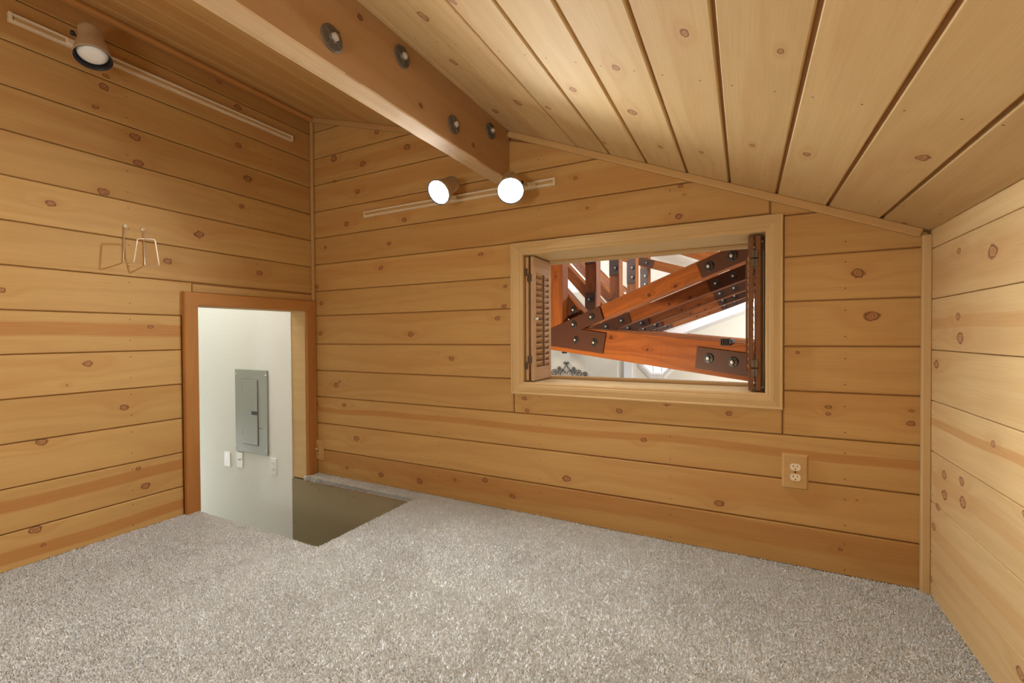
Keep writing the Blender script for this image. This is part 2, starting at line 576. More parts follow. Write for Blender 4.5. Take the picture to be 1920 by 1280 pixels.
KL = [(-1.071,1.102,0.017),(-1.100,1.001,0.011),(-0.960,0.925,0.019),(-0.947,0.811,0.019),(-1.078,0.642,0.018),(-1.249,0.546,0.014),(-0.430,0.898,0.021),(-0.466,0.732,0.014),(-0.481,1.066,0.017),(-0.481,1.277,0.018),(-0.580,1.365,0.012),(-1.062,1.153,0.011),(-0.691,0.531,0.021),(-0.367,0.372,0.017),(-0.836,0.373,0.018),(-1.392,0.184,0.013),(-1.141,-0.109,0.016),(-1.210,-0.194,0.005),(-1.019,-0.314,0.016),(-1.288,-0.413,0.016),(-0.941,-0.695,0.017),(-0.968,-0.606,0.010),(-1.312,-0.757,0.018),(-1.289,-0.828,0.008),(-0.911,0.053,0.011)]
KR = [(0.432,0.207,0.022),(0.230,0.244,0.012),(0.228,0.049,0.014),(0.243,-0.013,0.020),(0.062,-0.101,0.017),(0.444,-0.283,0.011),(0.131,-0.448,0.016),(0.134,-0.511,0.019),(0.260,-0.432,0.015),(0.268,-0.490,0.020),(0.045,-0.645,0.014),(0.078,-0.569,0.014),(0.026,-0.831,0.012),(0.579,-0.780,0.016),(0.591,-0.410,0.010)]
KC = [(2.386,-1.009,0.012),(2.560,-0.982,0.009),(2.363,-0.300,0.009),(2.518,-0.460,0.010),(2.656,-0.474,0.013),(2.879,-0.596,0.016),(2.193,-0.817,0.013),(2.175,-0.539,0.019),(1.582,-0.686,0.017),(1.663,-0.955,0.020),(1.702,-0.419,0.020),(1.836,-0.432,0.014),(1.515,-0.262,0.020),(1.826,-1.043,0.012),(1.977,-0.162,0.010),(2.007,-0.634,0.014),(2.219,-0.265,0.010),(2.986,-0.023,0.010)]

GAP = 0.0038
BEV = 0.0042
THK = 0.016
BACK = 0.0115       # groove depth


def wall_slab(name, boxes, mat, label):
    """backing of a wall, several boxes in one mesh"""
    bm = bmesh.new()
    for b_ in boxes:
        bm_box(bm, *b_)
    o = bm_obj(name, bm, mat)
    props(o)
    return tag(o, label, 'wall' if 'wall' in name else None, None, 'structure')


def rect(u0, u1, v0, v1):
    return [(u0, v0), (u1, v0), (u1, v1), (u0, v1)]


def streaks(d, k, default=None):
    return d.get(k, default)


# ------------------------------------------------------------------ back wall
WX0, WX1, WZ0, WZ1 = 1.522, 2.570, -0.230, 0.400            # window opening
CX0, CX1, CZ0, CZ1 = 1.455, 2.629, -0.290, 0.462            # casing outline
TB = 0.16
wb = wall_slab('wall_back', [(-0.14, WX0 - 0.018, BACK, TB, FZ - 0.02, 1.6), (WX1 + 0.018, W + 0.2, BACK, TB, FZ - 0.02, 1.6),
                             (WX0 - 0.018, WX1 + 0.018, BACK, TB, WZ1 + 0.018, 1.6), (WX0 - 0.018, WX1 + 0.018, BACK, TB, FZ - 0.02, WZ0 - 0.018)], GROOVE,
               'back wall of horizontal knotty pine boards with the shuttered window')
bt = {0: 0.0}
bstreak = {11: (0.012, 0.020, 0.75), 3: (0.02, 0.05, 0.35), 2: (-0.01, 0.04, 0.45), 6: (0.02, 0.05, 0.3), 13: (0.035, 0.05, 0.55), 4: (0.0, 0.05, 0.3)}
rng = random.Random(3)


def back_board(u0, u1, v0, v1, k, st=None):
    p = rect(u0 + GAP / 2, u1 - GAP / 2, v0 + GAP / 2, v1 - GAP / 2)
    p = clip(p, 0.421, 1.0, 1.0265 + 0.421 * 1.446 - 0.004)       # right roof slope
    p = clip(p, 0.300, 1.0, 1.421 - 0.004)
    if len(p) < 3:
        return
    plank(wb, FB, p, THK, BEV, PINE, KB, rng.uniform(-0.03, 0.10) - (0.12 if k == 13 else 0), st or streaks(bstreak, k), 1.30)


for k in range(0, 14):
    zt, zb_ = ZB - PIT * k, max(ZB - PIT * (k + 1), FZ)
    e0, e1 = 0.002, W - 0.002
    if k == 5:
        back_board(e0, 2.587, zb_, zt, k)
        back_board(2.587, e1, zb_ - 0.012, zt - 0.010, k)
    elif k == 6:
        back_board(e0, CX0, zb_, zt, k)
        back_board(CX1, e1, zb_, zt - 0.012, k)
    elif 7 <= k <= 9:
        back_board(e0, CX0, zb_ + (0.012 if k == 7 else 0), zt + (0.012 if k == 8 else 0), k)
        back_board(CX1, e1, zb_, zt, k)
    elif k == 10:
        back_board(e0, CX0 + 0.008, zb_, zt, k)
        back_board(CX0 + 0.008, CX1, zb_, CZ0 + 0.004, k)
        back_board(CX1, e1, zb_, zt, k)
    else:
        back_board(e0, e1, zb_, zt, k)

# ------------------------------------------------------------------ left wall
DY0, DY1, DZ1 = -0.710, -0.066, 0.165                        # stair opening
DC0, DC1, DCZ = -0.777, -0.001, 0.232                        # its casing outline
TL = 0.125
wl = wall_slab('wall_left', [(-TL, -BACK, YB, DY0 - 0.016, FZ - 0.02, 1.55), (-TL, -BACK, DY0 - 0.016, DY1 + 0.016, DZ1 + 0.016, 1.55), (-TL, -BACK, DY1 + 0.016, 0.16, FZ - 0.02, 1.55)], GROOVE,
               'left wall of horizontal knotty pine boards with the low stair opening')
lstreak = {8: (0.018, 0.034, 0.85), 12: (0.020, 0.030, 0.9), 13: (-0.02, 0.03, 0.9), 0: (0.0, 0.06, 0.5), 1: (0.0, 0.07, 0.35), 2: (-0.02, 0.05, 0.35), 3: (0.03, 0.04, 0.3)}


def left_board(u0, u1, v0, v1, k, st=None):
    p = rect(u0 + GAP / 2, u1 - GAP / 2, v0 + GAP / 2, v1 - GAP / 2)
    plank(wl, FL, p, THK, BEV * 0.8, PINE, KL, rng.uniform(-0.07, 0.07) + (0.0 if 7 <= k <= 12 else (-0.10 if k < 4 else 0)), st or streaks(lstreak, k), -1.296)  # top boards toned darker: shade past the lamps' cutoff put into the colour


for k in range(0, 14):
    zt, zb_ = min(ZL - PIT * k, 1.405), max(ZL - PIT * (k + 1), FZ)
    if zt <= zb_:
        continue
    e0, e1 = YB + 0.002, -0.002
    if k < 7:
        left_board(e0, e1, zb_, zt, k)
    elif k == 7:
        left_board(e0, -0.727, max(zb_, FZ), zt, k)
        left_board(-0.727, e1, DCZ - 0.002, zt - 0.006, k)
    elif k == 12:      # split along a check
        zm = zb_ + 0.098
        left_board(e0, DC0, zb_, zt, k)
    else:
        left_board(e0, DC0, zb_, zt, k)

# ------------------------------------------------------------------ right wall
wr = wall_slab('wall_right', [(W + BACK, W + 0.13, YB, 0.16, FZ - 0.02, 0.50)], GROOVE, 'low right wall of pale horizontal pine boards')
rstreak = {10: (0.010, 0.016, 0.9), 8: (0.0, 0.022, 0.6), 7: (0.0, 0.06, 0.35), 11: (0.0, 0.03, 0.4), 12: (-0.01, 0.03, 0.45)}
for k in range(6, 14):
    zt, zb_ = min(ZR - PIT * k, 0.356), max(ZR - PIT * (k + 1), FZ)
    p = rect(0.002, -YB - 0.002, zb_ + 0.001, zt - 0.001)
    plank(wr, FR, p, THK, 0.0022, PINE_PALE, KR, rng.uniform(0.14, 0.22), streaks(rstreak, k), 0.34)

# ------------------------------------------------------------------ front wall (behind the camera)
wf = wall_slab('wall_front', [(-0.13, W + 0.13, YB - 0.13, YB - BACK, FZ - 0.02, 1.6)], GROOVE, 'pine board wall behind the photographer')
for k in range(0, 14):
    zt, zb_ = ZB - PIT * k, max(ZB - PIT * (k + 1), FZ)
    p = rect(-W + 0.002, -0.002, zb_ + GAP / 2, zt - GAP / 2)
    p = [(-a, b_) for a, b_ in p]
    p = clip(clip(p, 0.421, 1.0, 1.0265 + 0.421 * 1.446 - 0.004), 0.300, 1.0, 1.417)
    p = [(-a, b_) for a, b_ in p]
    if len(p) >= 3:
        plank(wf, FF, p, THK, BEV, PINE, (), rng.uniform(-0.1, 0.06), None, 0.2)

# ------------------------------------------------------------------ ceiling: two slopes meeting at the beam
def slope_slab(bm, x0, x1, fz, t0, t1):
    z0, z1 = fz(x0), fz(x1)
    vs = [bm.verts.new(c) for c in ((x0, YB - 0.1, z0 + t0), (x1, YB - 0.1, z1 + t0), (x1, YB - 0.1, z1 + t1), (x0, YB - 0.1, z0 + t1),
                                    (x0, 0.16, z0 + t0), (x1, 0.16, z1 + t0), (x1, 0.16, z1 + t1), (x0, 0.16, z0 + t1))]
    for f in ((0, 1, 2, 3), (4, 5, 6, 7), (0, 1, 5, 4), (1, 2, 6, 5), (2, 3, 7, 6), (3, 0, 4, 7)):
        bm.faces.new([vs[i] for i in f])


bm = bmesh.new()
slope_slab(bm, 1.40, W + 0.15, roof_r, 0.011, 0.10)
slope_slab(bm, -0.14, 1.40, roof_l, 0.011, 0.10)
ce = bm_obj('ceiling', bm, GROOVE)
props(ce)
tag(ce, 'sloping pine board ceiling on both sides of the beam', 'ceiling', None, 'structure')
CSR = math.cos(math.atan(0.421))
# frame for the right slope: u along -Y, v down the slope, n down into the room
vR = Vector((1, 0, -0.421)).normalized()
FCR = frame((1.446, 0, 1.0265), (0, 1, 0), vR)
if FCR.col[2].z > 0:
    FCR = frame((1.446, 0, 1.0265), (0, -1, 0), vR)
SGN = FCR.col[0].y
seams = [1.405, 1.475, 1.642, 1.803, 1.958, 2.120, 2.284, 2.4435, 2.606, 2.7675, 2.9245, 3.062]
KCv = [(SGN * y_, (x_ - 1.446) / CSR, r_) for x_, y_, r_ in KC]
for i in range(len(seams) - 1):
    v0, v1 = (seams[i] - 1.446) / CSR, (seams[i + 1] - 1.446) / CSR
    a, b_ = sorted((SGN * (-0.002), SGN * (YB + 0.002)))
    g = 0.0050 if i >= 3 else 0.0022
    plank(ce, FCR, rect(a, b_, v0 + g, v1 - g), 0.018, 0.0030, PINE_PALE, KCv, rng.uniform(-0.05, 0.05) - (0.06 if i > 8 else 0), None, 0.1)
vL = Vector((-1, 0, 0.300)).normalized()
FCL = frame((0, 0, 1.421), (0, 1, 0), vL)
if FCL.col[2].z > 0:
    FCL = frame((0, 0, 1.421), (0, -1, 0), vL)
SG2 = FCL.col[0].y
CSL = math.cos(math.atan(0.300))
for i, (xa, xb) in enumerate(zip((0.0, 0.125, 0.285, 0.445, 0.605, 0.765, 0.925, 1.085, 1.245), (0.125, 0.285, 0.445, 0.605, 0.765, 0.925, 1.085, 1.245, 1.405))):
    a, b_ = sorted((SG2 * (-0.002), SG2 * (YB + 0.002)))
    plank(ce, FCL, rect(a, b_, -xb / CSL + 0.0015, -xa / CSL - 0.0015), 0.018, 0.0022, PINE, (), rng.uniform(0.06, 0.16), (0.01, 0.05, 0.3) if i % 2 else None, 0.1)

# ------------------------------------------------------------------ trims
def trim(name, p0, p1, v, wv, wn, mat, label, bev=0.004, tone=0.0):
    o = bar(name, p0, p1, v, wv, wn, mat, None, bev)
    props(o, None, tone)
    return tag(o, label, 'trim', None, 'structure')


trim('trim_1', (0.0105, -0.0105, DCZ), (0.0105, -0.0105, 1.395), (1, 0, 0), 0.023, 0.023, TRIM, 'thin vertical pine strip in the far left corner above the opening', 0.007, -0.12)
trim('trim_2', (W - 0.0125, -0.0105, FZ), (W - 0.0125, -0.0105, 0.335), (1, 0, 0), 0.025, 0.021, TRIM_PALE, 'vertical pine strip in the right corner beside the low wall', 0.003)
sR = Vector((1, 0, -0.421)).normalized()
nR = Vector((-0.421, 0, -1)).normalized()
pa, pb = Vector((1.450, -0.0095, roof_r(1.450))), Vector((W - 0.02, -0.0095, roof_r(W - 0.02)))
trim('trim_3', pa + nR * 0.014, pb + nR * 0.014, nR, 0.030, 0.019, TRIM, 'sloping pine strip between back wall and right ceiling', 0.004)
nL = Vector((-0.300, 0, -1)).normalized()
pa, pb = Vector((0.022, -0.0095, roof_l(0.022))), Vector((1.365, -0.0095, roof_l(1.365)))
trim('trim_4', pa + nL * 0.014, pb + nL * 0.014, nL, 0.030, 0.019, TRIM, 'sloping pine strip between back wall and left ceiling', 0.004, -0.1)
trim('trim_5', (0.017, YB, 1.398), (0.017, -0.004, 1.398), (1, 0, 0.2), 0.034, 0.030, CASING, 'reddish pine strip where left wall meets ceiling', 0.008)

# ------------------------------------------------------------------ beam
beam = empty('ceiling_beam', (1.405, -1.85, 0.778), 'rough sawn pine ceiling beam carrying four big washered bolts', 'beam')
BW0, BW1, BZ0 = 1.361, 1.446, 0.7805
bm = bmesh.new()
L = -YB - 0.004
nseg = 60
ring = []
r2 = random.Random(5)
for i in range(nseg + 1):
    xx = -L / 2 + L * i / nseg
    j = lambda s: r2.uniform(-s, s)
    pts = [(-0.1205 + j(0.0006), 0.0425 + j(0.0012)), (-0.1245 + j(0.0008), 0.0385 + j(0.001)), (-0.1245 + j(0.0008), -0.0385 + j(0.001)), (-0.1205 + j(0.0006), -0.0425 + j(0.0012)), (0.1245, -0.0425), (0.1245, 0.0425)]
    ring.append([bm.verts.new((xx, a, b_)) for a, b_ in pts])
for a, b_ in zip(ring, ring[1:]):
    for q in range(6):
        bm.faces.new((a[q], b_[q], b_[(q + 1) % 6], a[(q + 1) % 6]))
bm.faces.new(ring[0])
bm.faces.new(ring[-1][::-1])
Mb = frame((1.4035 - 1.405, YB / 2 + 1.85, 0.1245), (0, -1, 0), (0, 0, 1))
bo = bm_obj('timber', bm, BEAMW, beam, Mb)
props(bo, 4.2)
bo.data.materials.append(BEAM_LIT)
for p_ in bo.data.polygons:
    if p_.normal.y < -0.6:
        p_.material_index = 1  # underside gets the wood with lamplight in its colour
# knots on its underside / face (local x = -y)
bo['k1'] = [0.99 + YB / 2, 0.08, 0.010]
bo['k2'] = [0.70 + YB / 2, -0.06, 0.011]
bo['k3'] = [0.34 + YB / 2, -0.07, 0.010]


def washer_bolt(parent, M, r, mw=None, mn=None, name='washer'):
    """cast timber washer with ribs, nut as its sub-part; local Z out of the timber"""
    bm = bmesh.new()
    seg = 28
    prof = [(r, 0.0), (r, 0.0045), (r * 0.94, 0.0065), (r * 0.42, 0.0075), (r * 0.36, 0.013), (0.0, 0.013)]
    rows = []
    for rr, z in prof[:-1]:
        rows.append([bm.verts.new((rr * math.cos(2 * math.pi * k / seg), rr * math.sin(2 * math.pi * k / seg), z)) for k in range(seg)])
    c = bm.verts.new((0, 0, 0.013))
    for a, b_ in zip(rows, rows[1:]):
        for k in range(seg):
            bm.faces.new((a[k], a[(k + 1) % seg], b_[(k + 1) % seg], b_[k]))
    for k in range(seg):
        bm.faces.new((rows[-1][k], rows[-1][(k + 1) % seg], c))
    for q in range(4):
        ang = math.pi / 4 + q * math.pi / 2
        g = bmesh.ops.create_cube(bm, size=1.0)
        R = Matrix.Rotation(ang, 4, 'Z')
        for v in g['verts']:
            v.co = R @ Vector((r * 0.64 + v.co.x * r * 0.55, v.co.y * 0.006, 0.0085 + v.co.z * 0.006))
    wsh = bm_obj(name, bm, mw or WASHER, parent, M)
    nut = lathe('nut', [(0.0, 0.024), (0.0055, 0.0235), (0.0060, 0.019), (0.0115, 0.019), (0.0120, 0.018), (0.0120, 0.012), (0.0, 0.012)], mn or NUT, wsh, None, 6, False)
    return wsh


for y_, z_ in ((-1.100, 0.857), (-0.802, 0.966), (-0.492, 0.861), (-0.193, 0.955)):
    washer_bolt(beam, frame((BW1 - 1.405, y_ + 1.85, z_ - 0.781), (0, math.cos(y_ * 7), math.sin(y_ * 7)), (0, -math.sin(y_ * 7), math.cos(y_ * 7))), 0.037)

# ------------------------------------------------------------------ floor with the stair notch
NX1, NY0, SY = 0.900, -0.722, -0.082
bm = bmesh.new()
for b_ in ((-0.006, W + 0.006, YB - 0.006, NY0, FZ - 0.022, FZ), (NX1, W + 0.006, NY0, 0.006, FZ - 0.022, FZ), (-0.006, NX1, SY, 0.006, FZ - 0.022, FZ)):
    bm_box(bm, *b_)
fl = bm_obj('floor', bm, CARPET)
tag(fl, 'beige carpeted floor with the stair notch in its far left corner', 'floor', None, 'structure')
bm = bmesh.new()
for b_ in ((-0.006, W + 0.006, YB - 0.006, NY0 - 0.004, FZ - 0.045, FZ - 0.0222), (NX1 + 0.004, W + 0.006, NY0 - 0.004, 0.006, FZ - 0.045, FZ - 0.0222), (-0.006, NX1 + 0.004, SY + 0.002, 0.006, FZ - 0.031, FZ - 0.0222)):
    bm_box(bm, *b_)
sub = bm_obj('subfloor', bm, GROOVE, fl)
props(sub)

# carpet pile: short leaning tufts, one mesh
rs = np.random.RandomState(11)


def tuft_field(regions):
    P_ = []
    for x0, x1, y0, y1, dens in regions:
        n = int((x1 - x0) * (y1 - y0) * dens)
        P_.append(np.column_stack([rs.uniform(x0, x1, n), rs.uniform(y0, y1, n), np.full(n, FZ - 0.001)]))
    # fringe along the cut edges of the notch
    n = 9000
    P_.append(np.column_stack([rs.uniform(0.01, NX1, n), SY + rs.uniform(-0.001, 0.004, n), FZ - rs.uniform(0, 0.017, n)]))
    n = 2500
    P_.append(np.column_stack([rs.uniform(0.0, NX1, n), NY0 + rs.uniform(-0.004, 0.001, n), FZ - rs.uniform(0, 0.012, n)]))
    P_.append(np.column_stack([NX1 + rs.uniform(-0.001, 0.004, n), rs.uniform(NY0, SY, n), FZ - rs.uniform(0, 0.012, n)]))
    return np.vstack(P_)


base = tuft_field([(0.0, W, -2.0, NY0, 105000), (NX1, W, NY0, 0.0, 88000), (0.03, NX1, SY, 0.0, 110000)])
n = len(base)
ang = rs.uniform(0, 2 * np.pi, n)
hgt = rs.uniform(0.0045, 0.0085, n)
wd = rs.uniform(0.0011, 0.0021, n)
lean = rs.normal(0, 0.0022, (n, 2))
edge = base[:, 2] < FZ - 0.0015
tip = base + np.column_stack([lean[:, 0], lean[:, 1], hgt])
tip[edge, 2] = base[edge, 2] + 0.003
kk = edge & (np.abs(base[:, 1] - SY) < 0.006)
tip[kk, 1] -= rs.uniform(0.006, 0.015, n)[kk]
tip[kk, 0] += rs.normal(0, 0.005, n)[kk]
tip[kk, 2] -= rs.uniform(-0.004, 0.010, n)[kk]
wd[kk] *= 1.35
dx, dy = np.cos(ang) * wd, np.sin(ang) * wd
V = np.empty((n, 4, 3), dtype=np.float32)
V[:, 0] = base + np.column_stack([dx, dy, np.zeros(n)])
V[:, 1] = base - np.column_stack([dx, dy, np.zeros(n)])
V[:, 2] = tip + np.column_stack([-dx, -dy, np.zeros(n)]) * 0.8
V[:, 3] = tip + np.column_stack([dx, dy, np.zeros(n)]) * 0.8
me = bpy.data.meshes.new('carpet_pile')
me.vertices.add(n * 4)
me.vertices.foreach_set('co', V.reshape(-1))
me.loops.add(n * 4)
me.loops.foreach_set('vertex_index', np.arange(n * 4, dtype=np.int32))
me.polygons.add(n)
me.polygons.foreach_set('loop_start', np.arange(0, n * 4, 4, dtype=np.int32))
me.polygons.foreach_set('loop_total', np.full(n, 4, dtype=np.int32))
me.update(calc_edges=True)
me.materials.append(PILE)
pile = link(bpy.data.objects.new('carpet_pile', me), fl)
pile['kind'] = 'stuff'

# ------------------------------------------------------------------ stair opening and stairwell
door = empty('door_1', (0, (DY0 + DY1) / 2, FZ), 'low stair opening framed in reddish pine in the left wall', 'opening', None, 'structure')


def local(par, M):
    return Matrix.Translation(-Vector(par.location)) @ M


def swept_side(name, A, B, a, b_, nrm, prof, mat, parent, tone=0.0):
    """mitred casing board: outer edge A-B, inner edge a-b_, profile [(t across, height)]"""
    A, B, a, b_ = map(Vector, (A, B, a, b_))
    nrm = Vector(nrm)
    M = frame((A + B) / 2, B - A, a - A)
    Mi = M.inverted()
    V_ = []
    for t, h in prof:
        V_ += [Mi @ (A.lerp(a, t) + nrm * h), Mi @ (B.lerp(b_, t) + nrm * h)]
    m_ = len(prof)
    F_ = [(2 * i, 2 * i + 1, 2 * ((i + 1) % m_) + 1, 2 * ((i + 1) % m_)) for i in range(m_)]
    F_ += [tuple(2 * i for i in range(m_)), tuple(2 * i + 1 for i in range(m_))]
    o = mesh_obj(name, V_, F_, mat, parent, local(parent, M))
    return props(o, None, tone)


DPROF = [(0, 0), (0, 0.021), (0.07, 0.026), (0.93, 0.019), (1.0, 0.016), (1.0, 0)]
NXP = (1, 0, 0)
oA, oB, oC, oD = (0, DC0, FZ), (0, DC0, DCZ), (0, DC1, DCZ), (0, DC1, FZ)
iA, iB, iC, iD = (0, DY0, FZ), (0, DY0, DZ1), (0, DY1, DZ1), (0, DY1, FZ)
swept_side('casing', oA, oB, iA, iB, NXP, DPROF, CASING, door)
swept_side('casing', oB, oC, iB, iC, NXP, DPROF, CASING, door, 0.05)
swept_side('casing', oC, oD, iC, iD, NXP, DPROF, CASING, door, -0.05)
jl = box('jamb', (-TL - 0.004, DY1 - 0.004, FZ - 0.022), (0.0, DY1 + 0.014, DZ1 + 0.014), TRIM_PALE, door, 0.001, Matrix.Translation(-Vector(door.location)))
jr = box('jamb', (-TL - 0.004, DY0 - 0.014, FZ - 0.02), (0.0, DY0 + 0.002, DZ1 + 0.014), TRIM_PALE, door, 0.001, Matrix.Translation(-Vector(door.location)))
jh = box('jamb', (-TL - 0.004, DY0 + 0.002, DZ1 - 0.002), (0.0, DY1 - 0.004, DZ1 + 0.014), TRIM_PALE, door, 0.001, Matrix.Translation(-Vector(door.location)))
for q in (jl, jr, jh): props(q, None, -0.05)

# stairwell shell
SWY = -0.075
sw = box('wall_stair', (-2.6, SWY, -2.9), (-TL - 0.004, 0.05, 1.5), PLASTER)
tag(sw, 'white textured stairwell wall holding the electrical panel', 'wall', None, 'structure')
pl = box('wall_stair_side', (-TL - 0.004, SY + 0.004, -2.9), (NX1 + 0.02, 0.05, FZ - 0.0312), PLY)
tag(pl, 'olive brown plywood side of the stair notch under the carpet edge', 'wall', None, 'structure')
for i, (px, pz) in enumerate(((-0.105, -0.925), (-0.03, -0.918), (-0.115, -0.99), (0.06, -0.935), (0.13, -0.96), (0.42, -0.955), (-0.112, -1.08), (-0.112, -1.21), (0.74, -0.96), (0.02, -0.925), (0.22, -0.925))):
    lathe('nail', [(0.0, 0.0012), (0.0028, 0.0008), (0.003, 0.0)], DARKSLOT, pl, Matrix.Translation(-Vector(pl.location)) @ frame((px, SY + 0.004, pz), (1, 0, 0), (0, 0, 1)), 8)
sn = box('wall_stair_near', (-2.6, NY0 - 0.06, -2.9), (NX1 + 0.02, NY0 - 0.006, FZ - 0.046), PLASTER)
tag(sn, 'stairwell wall under the near edge of the notch', 'wall', None, 'structure')
sn2 = box('wall_stair_upper', (-2.6, -0.80, FZ - 0.046), (-TL - 0.004, NY0 - 0.004, 1.5), PLASTER)
tag(sn2, 'white stairwell wall beyond the opening facing the panel', 'wall', None, 'structure')
se = box('wall_stair_end', (-2.7, -0.80, -2.9), (-2.6, 0.05, 1.5), PLASTER)
tag(se, 'white end wall of the stairwell', 'wall', None, 'structure')
st = box('ceiling_stair', (-2.7, -0.80, 1.5), (-TL - 0.004, 0.05, 1.56), PLASTER)
tag(st, 'white stairwell ceiling', 'ceiling', None, 'structure')
sh = box('wall_stair_head', (NX1 + 0.02, NY0 - 0.06, -2.9), (NX1 + 0.07, 0.05, FZ - 0.046), PLY)
tag(sh, 'wall at the head of the stair under the floor', 'wall', None, 'structure')
stairs = empty('staircase', (0.4, -0.40, -2.9), 'carpeted steep stair going down through the notch to the left', 'stairs')
for i in range(9):
    x1 = NX1 - 0.02 - 0.225 * i
    z1 = FZ - 0.25 - 0.215 * i
    o = box('tread', (x1 - 0.27, NY0 + 0.01, z1 - 0.04), (x1, SWY - 0.01, z1), CARPET, stairs, 0.008, Matrix.Translation(-Vector(stairs.location)))
fs_ = box('floor_stair', (-2.7, -0.80, -2.96), (NX1 + 0.07, 0.05, -2.9), CARPET)
tag(fs_, 'carpet at the foot of the stair', 'floor', None, 'structure')
gl = empty('ceiling_lamp', (-0.75, -0.52, 1.5), 'white globe lamp on the stairwell ceiling', 'lamp')
lathe('canopy', [(0.0, 0.0), (0.07, 0.0), (0.07, -0.02), (0.03, -0.035), (0.015, -0.04), (0.015, -0.16), (0, -0.16)], WHITE_PL, gl, None, 24)
lathe('globe', [(0.0, -0.15)] + [(0.07 * math.sin(a), -0.215 + 0.07 * math.cos(a)) for a in [math.pi * k / 12 for k in range(1, 12)]] + [(0.0, -0.285)], GLOW, gl, None, 24)

# electrical panel
ep = empty('electrical_panel', (-0.5415, SWY, -0.513), 'grey steel electrical panel with a small black latch on the white stair wall', 'electrical panel')
PW, PH = 0.357, 0.580
bm = bmesh.new()
bm_box(bm, -PW / 2, PW / 2, -PH / 2, PH / 2, 0, 0.011, 0.003)
FE = frame((0, 0, 0), (1, 0, 0), (0, 0, 1))
bm_obj('cover', bm, STEEL_GREY, ep, FE)
dx0, dx1, dz0, dz1 = -PW / 2 + 0.245 * PW, -PW / 2 + 0.725 * PW, PH / 2 - 0.895 * PH, PH / 2 - 0.122 * PH
bm = bmesh.new()
bm_box(bm, dx0 - 0.001, dx1 + 0.0022, dz0 - 0.0022, dz1 + 0.0022, 0.0105, 0.0118)
bm_obj('door_gap', bm, DARKSLOT, ep, FE)
bm = bmesh.new()
bm_box(bm, dx0, dx1, dz0, dz1, 0.0105, 0.0165, 0.003)
pd = bm_obj('panel_door', bm, STEEL_GREY, ep, FE)
bm = bmesh.new()
zl_ = PH / 2 - 0.513 * PH
bm_box(bm, dx1 - 0.062, dx1 - 0.003, zl_ - 0.012, zl_ + 0.012, 0.0155, 0.020, 0.002)
bm_obj('latch', bm, BLACK, pd)
for zz in (PH / 2 - 0.235 * PH, PH / 2 - 0.755 * PH):
    bm = bmesh.new()
    bm_box(bm, dx0 - 0.006, dx0 - 0.001, zz - 0.016, zz + 0.016, 0.011, 0.0155, 0.001)
    bm_obj('hinge', bm, STEEL_GREY, ep, FE)
for sx in (-1, 1):
    for sz in (-1, 1):
        lathe('screw', [(0, 0.0145), (0.004, 0.014), (0.0055, 0.011)], NUT, ep, FE @ Matrix.Translation((sx * (PW / 2 - 0.013), sz * (PH / 2 - 0.035), 0)), 10)
tube('pen_mark', [(dx1 + 0.006 + 0.0045 * i, PH / 2 - 0.687 * PH + (0.004 if i % 2 else -0.001) * (1 if i < 6 else 0.3), 0.0114) for i in range(11)], 0.0010, DARKSLOT, ep, 5, False, FE)


def wall_plate(name, M, w_, h_, mat, label, cat, kind, mat2, thick=0.006, bev=0.002, group=None):
    """electrical cover plate; M's Z points into the room"""
    t = bpy.data.objects.new(name, None)
    t.empty_display_size = 0.05
    t.matrix_basis = M
    link(t)
    tag(t, label, cat, group)
    bm = bmesh.new()
    bm_box(bm, -w_ / 2, w_ / 2, -h_ / 2, h_ / 2, 0, thick, 0)
    top = [v for v in bm.verts if v.co.z > thick / 2]
    for v in top:
        v.co.x -= math.copysign(bev, v.co.x)
        v.co.y -= math.copysign(bev, v.co.y)
    for v in list(top):
        pass
    ext = bmesh.ops.extrude_face_region(bm, geom=[f for f in bm.faces if all(v.co.z < 1e-6 for v in f.verts)])
    p_ = bm_obj('plate', bm, mat, t)
    props(p_)
    if kind == 'outlet':
        for s_ in (-1, 1):
            cy = s_ * 0.0195
            V_, F_ = [], []
            nseg_ = 24
            for zq in (0.0, 0.0028):
                for q in range(nseg_):
                    a = 2 * math.pi * q / nseg_
                    V_.append((0.0172 * math.cos(a), cy + max(-0.0125, min(0.0125, 0.0172 * math.sin(a))), thick + zq))
            F_ = [tuple(range(nseg_))[::-1], tuple(range(nseg_, 2 * nseg_))] + [(q, (q + 1) % nseg_, nseg_ + (q + 1) % nseg_, nseg_ + q) for q in range(nseg_)]
            rc = mesh_obj('receptacle', V_, F_, mat2, t)
            for sx, hh in ((-0.0064, 0.0082), (0.0064, 0.0066)):
                box('slot', (sx - 0.0011, cy + 0.0035 - hh / 2, thick + 0.0022), (sx + 0.0011, cy + 0.0035 + hh / 2, thick + 0.0031), DARKSLOT, rc)
            lathe('ground_hole', [(0, 0.0031), (0.0024, 0.0031), (0.0024, 0.002)], DARKSLOT, rc, Matrix.Translation((0, cy - 0.0072, thick)), 10)
        lathe('screw', [(0, 0.0018), (0.0028, 0.0014), (0.0034, 0.0)], DARKSLOT if mat is TRIM else WHITE_PL, t, Matrix.Translation((0, 0, thick)), 10)
    elif kind == 'switch':
        box('toggle_slot', (-0.0052, -0.012, thick - 0.001), (0.0052, 0.012, thick + 0.0008), DARKSLOT if mat is TRIM else mat2, t, 0.0004)
        bm = bmesh.new()
        bm_box(bm, -0.0042, 0.0042, -0.004, 0.004, 0, 0.017, 0.001)
        bm_obj('toggle', bm, mat2, t, Matrix.Translation((0, 0.001, thick - 0.001)) @ Matrix.Rotation(-0.5, 4, 'X'))
        for s_ in (-1, 1):
            lathe('screw', [(0, 0.0018), (0.0028, 0.0014), (0.0034, 0.0)], DARKSLOT if mat is TRIM else WHITE_PL, t, Matrix.Translation((0, s_ * 0.030, thick)), 10)
    return t


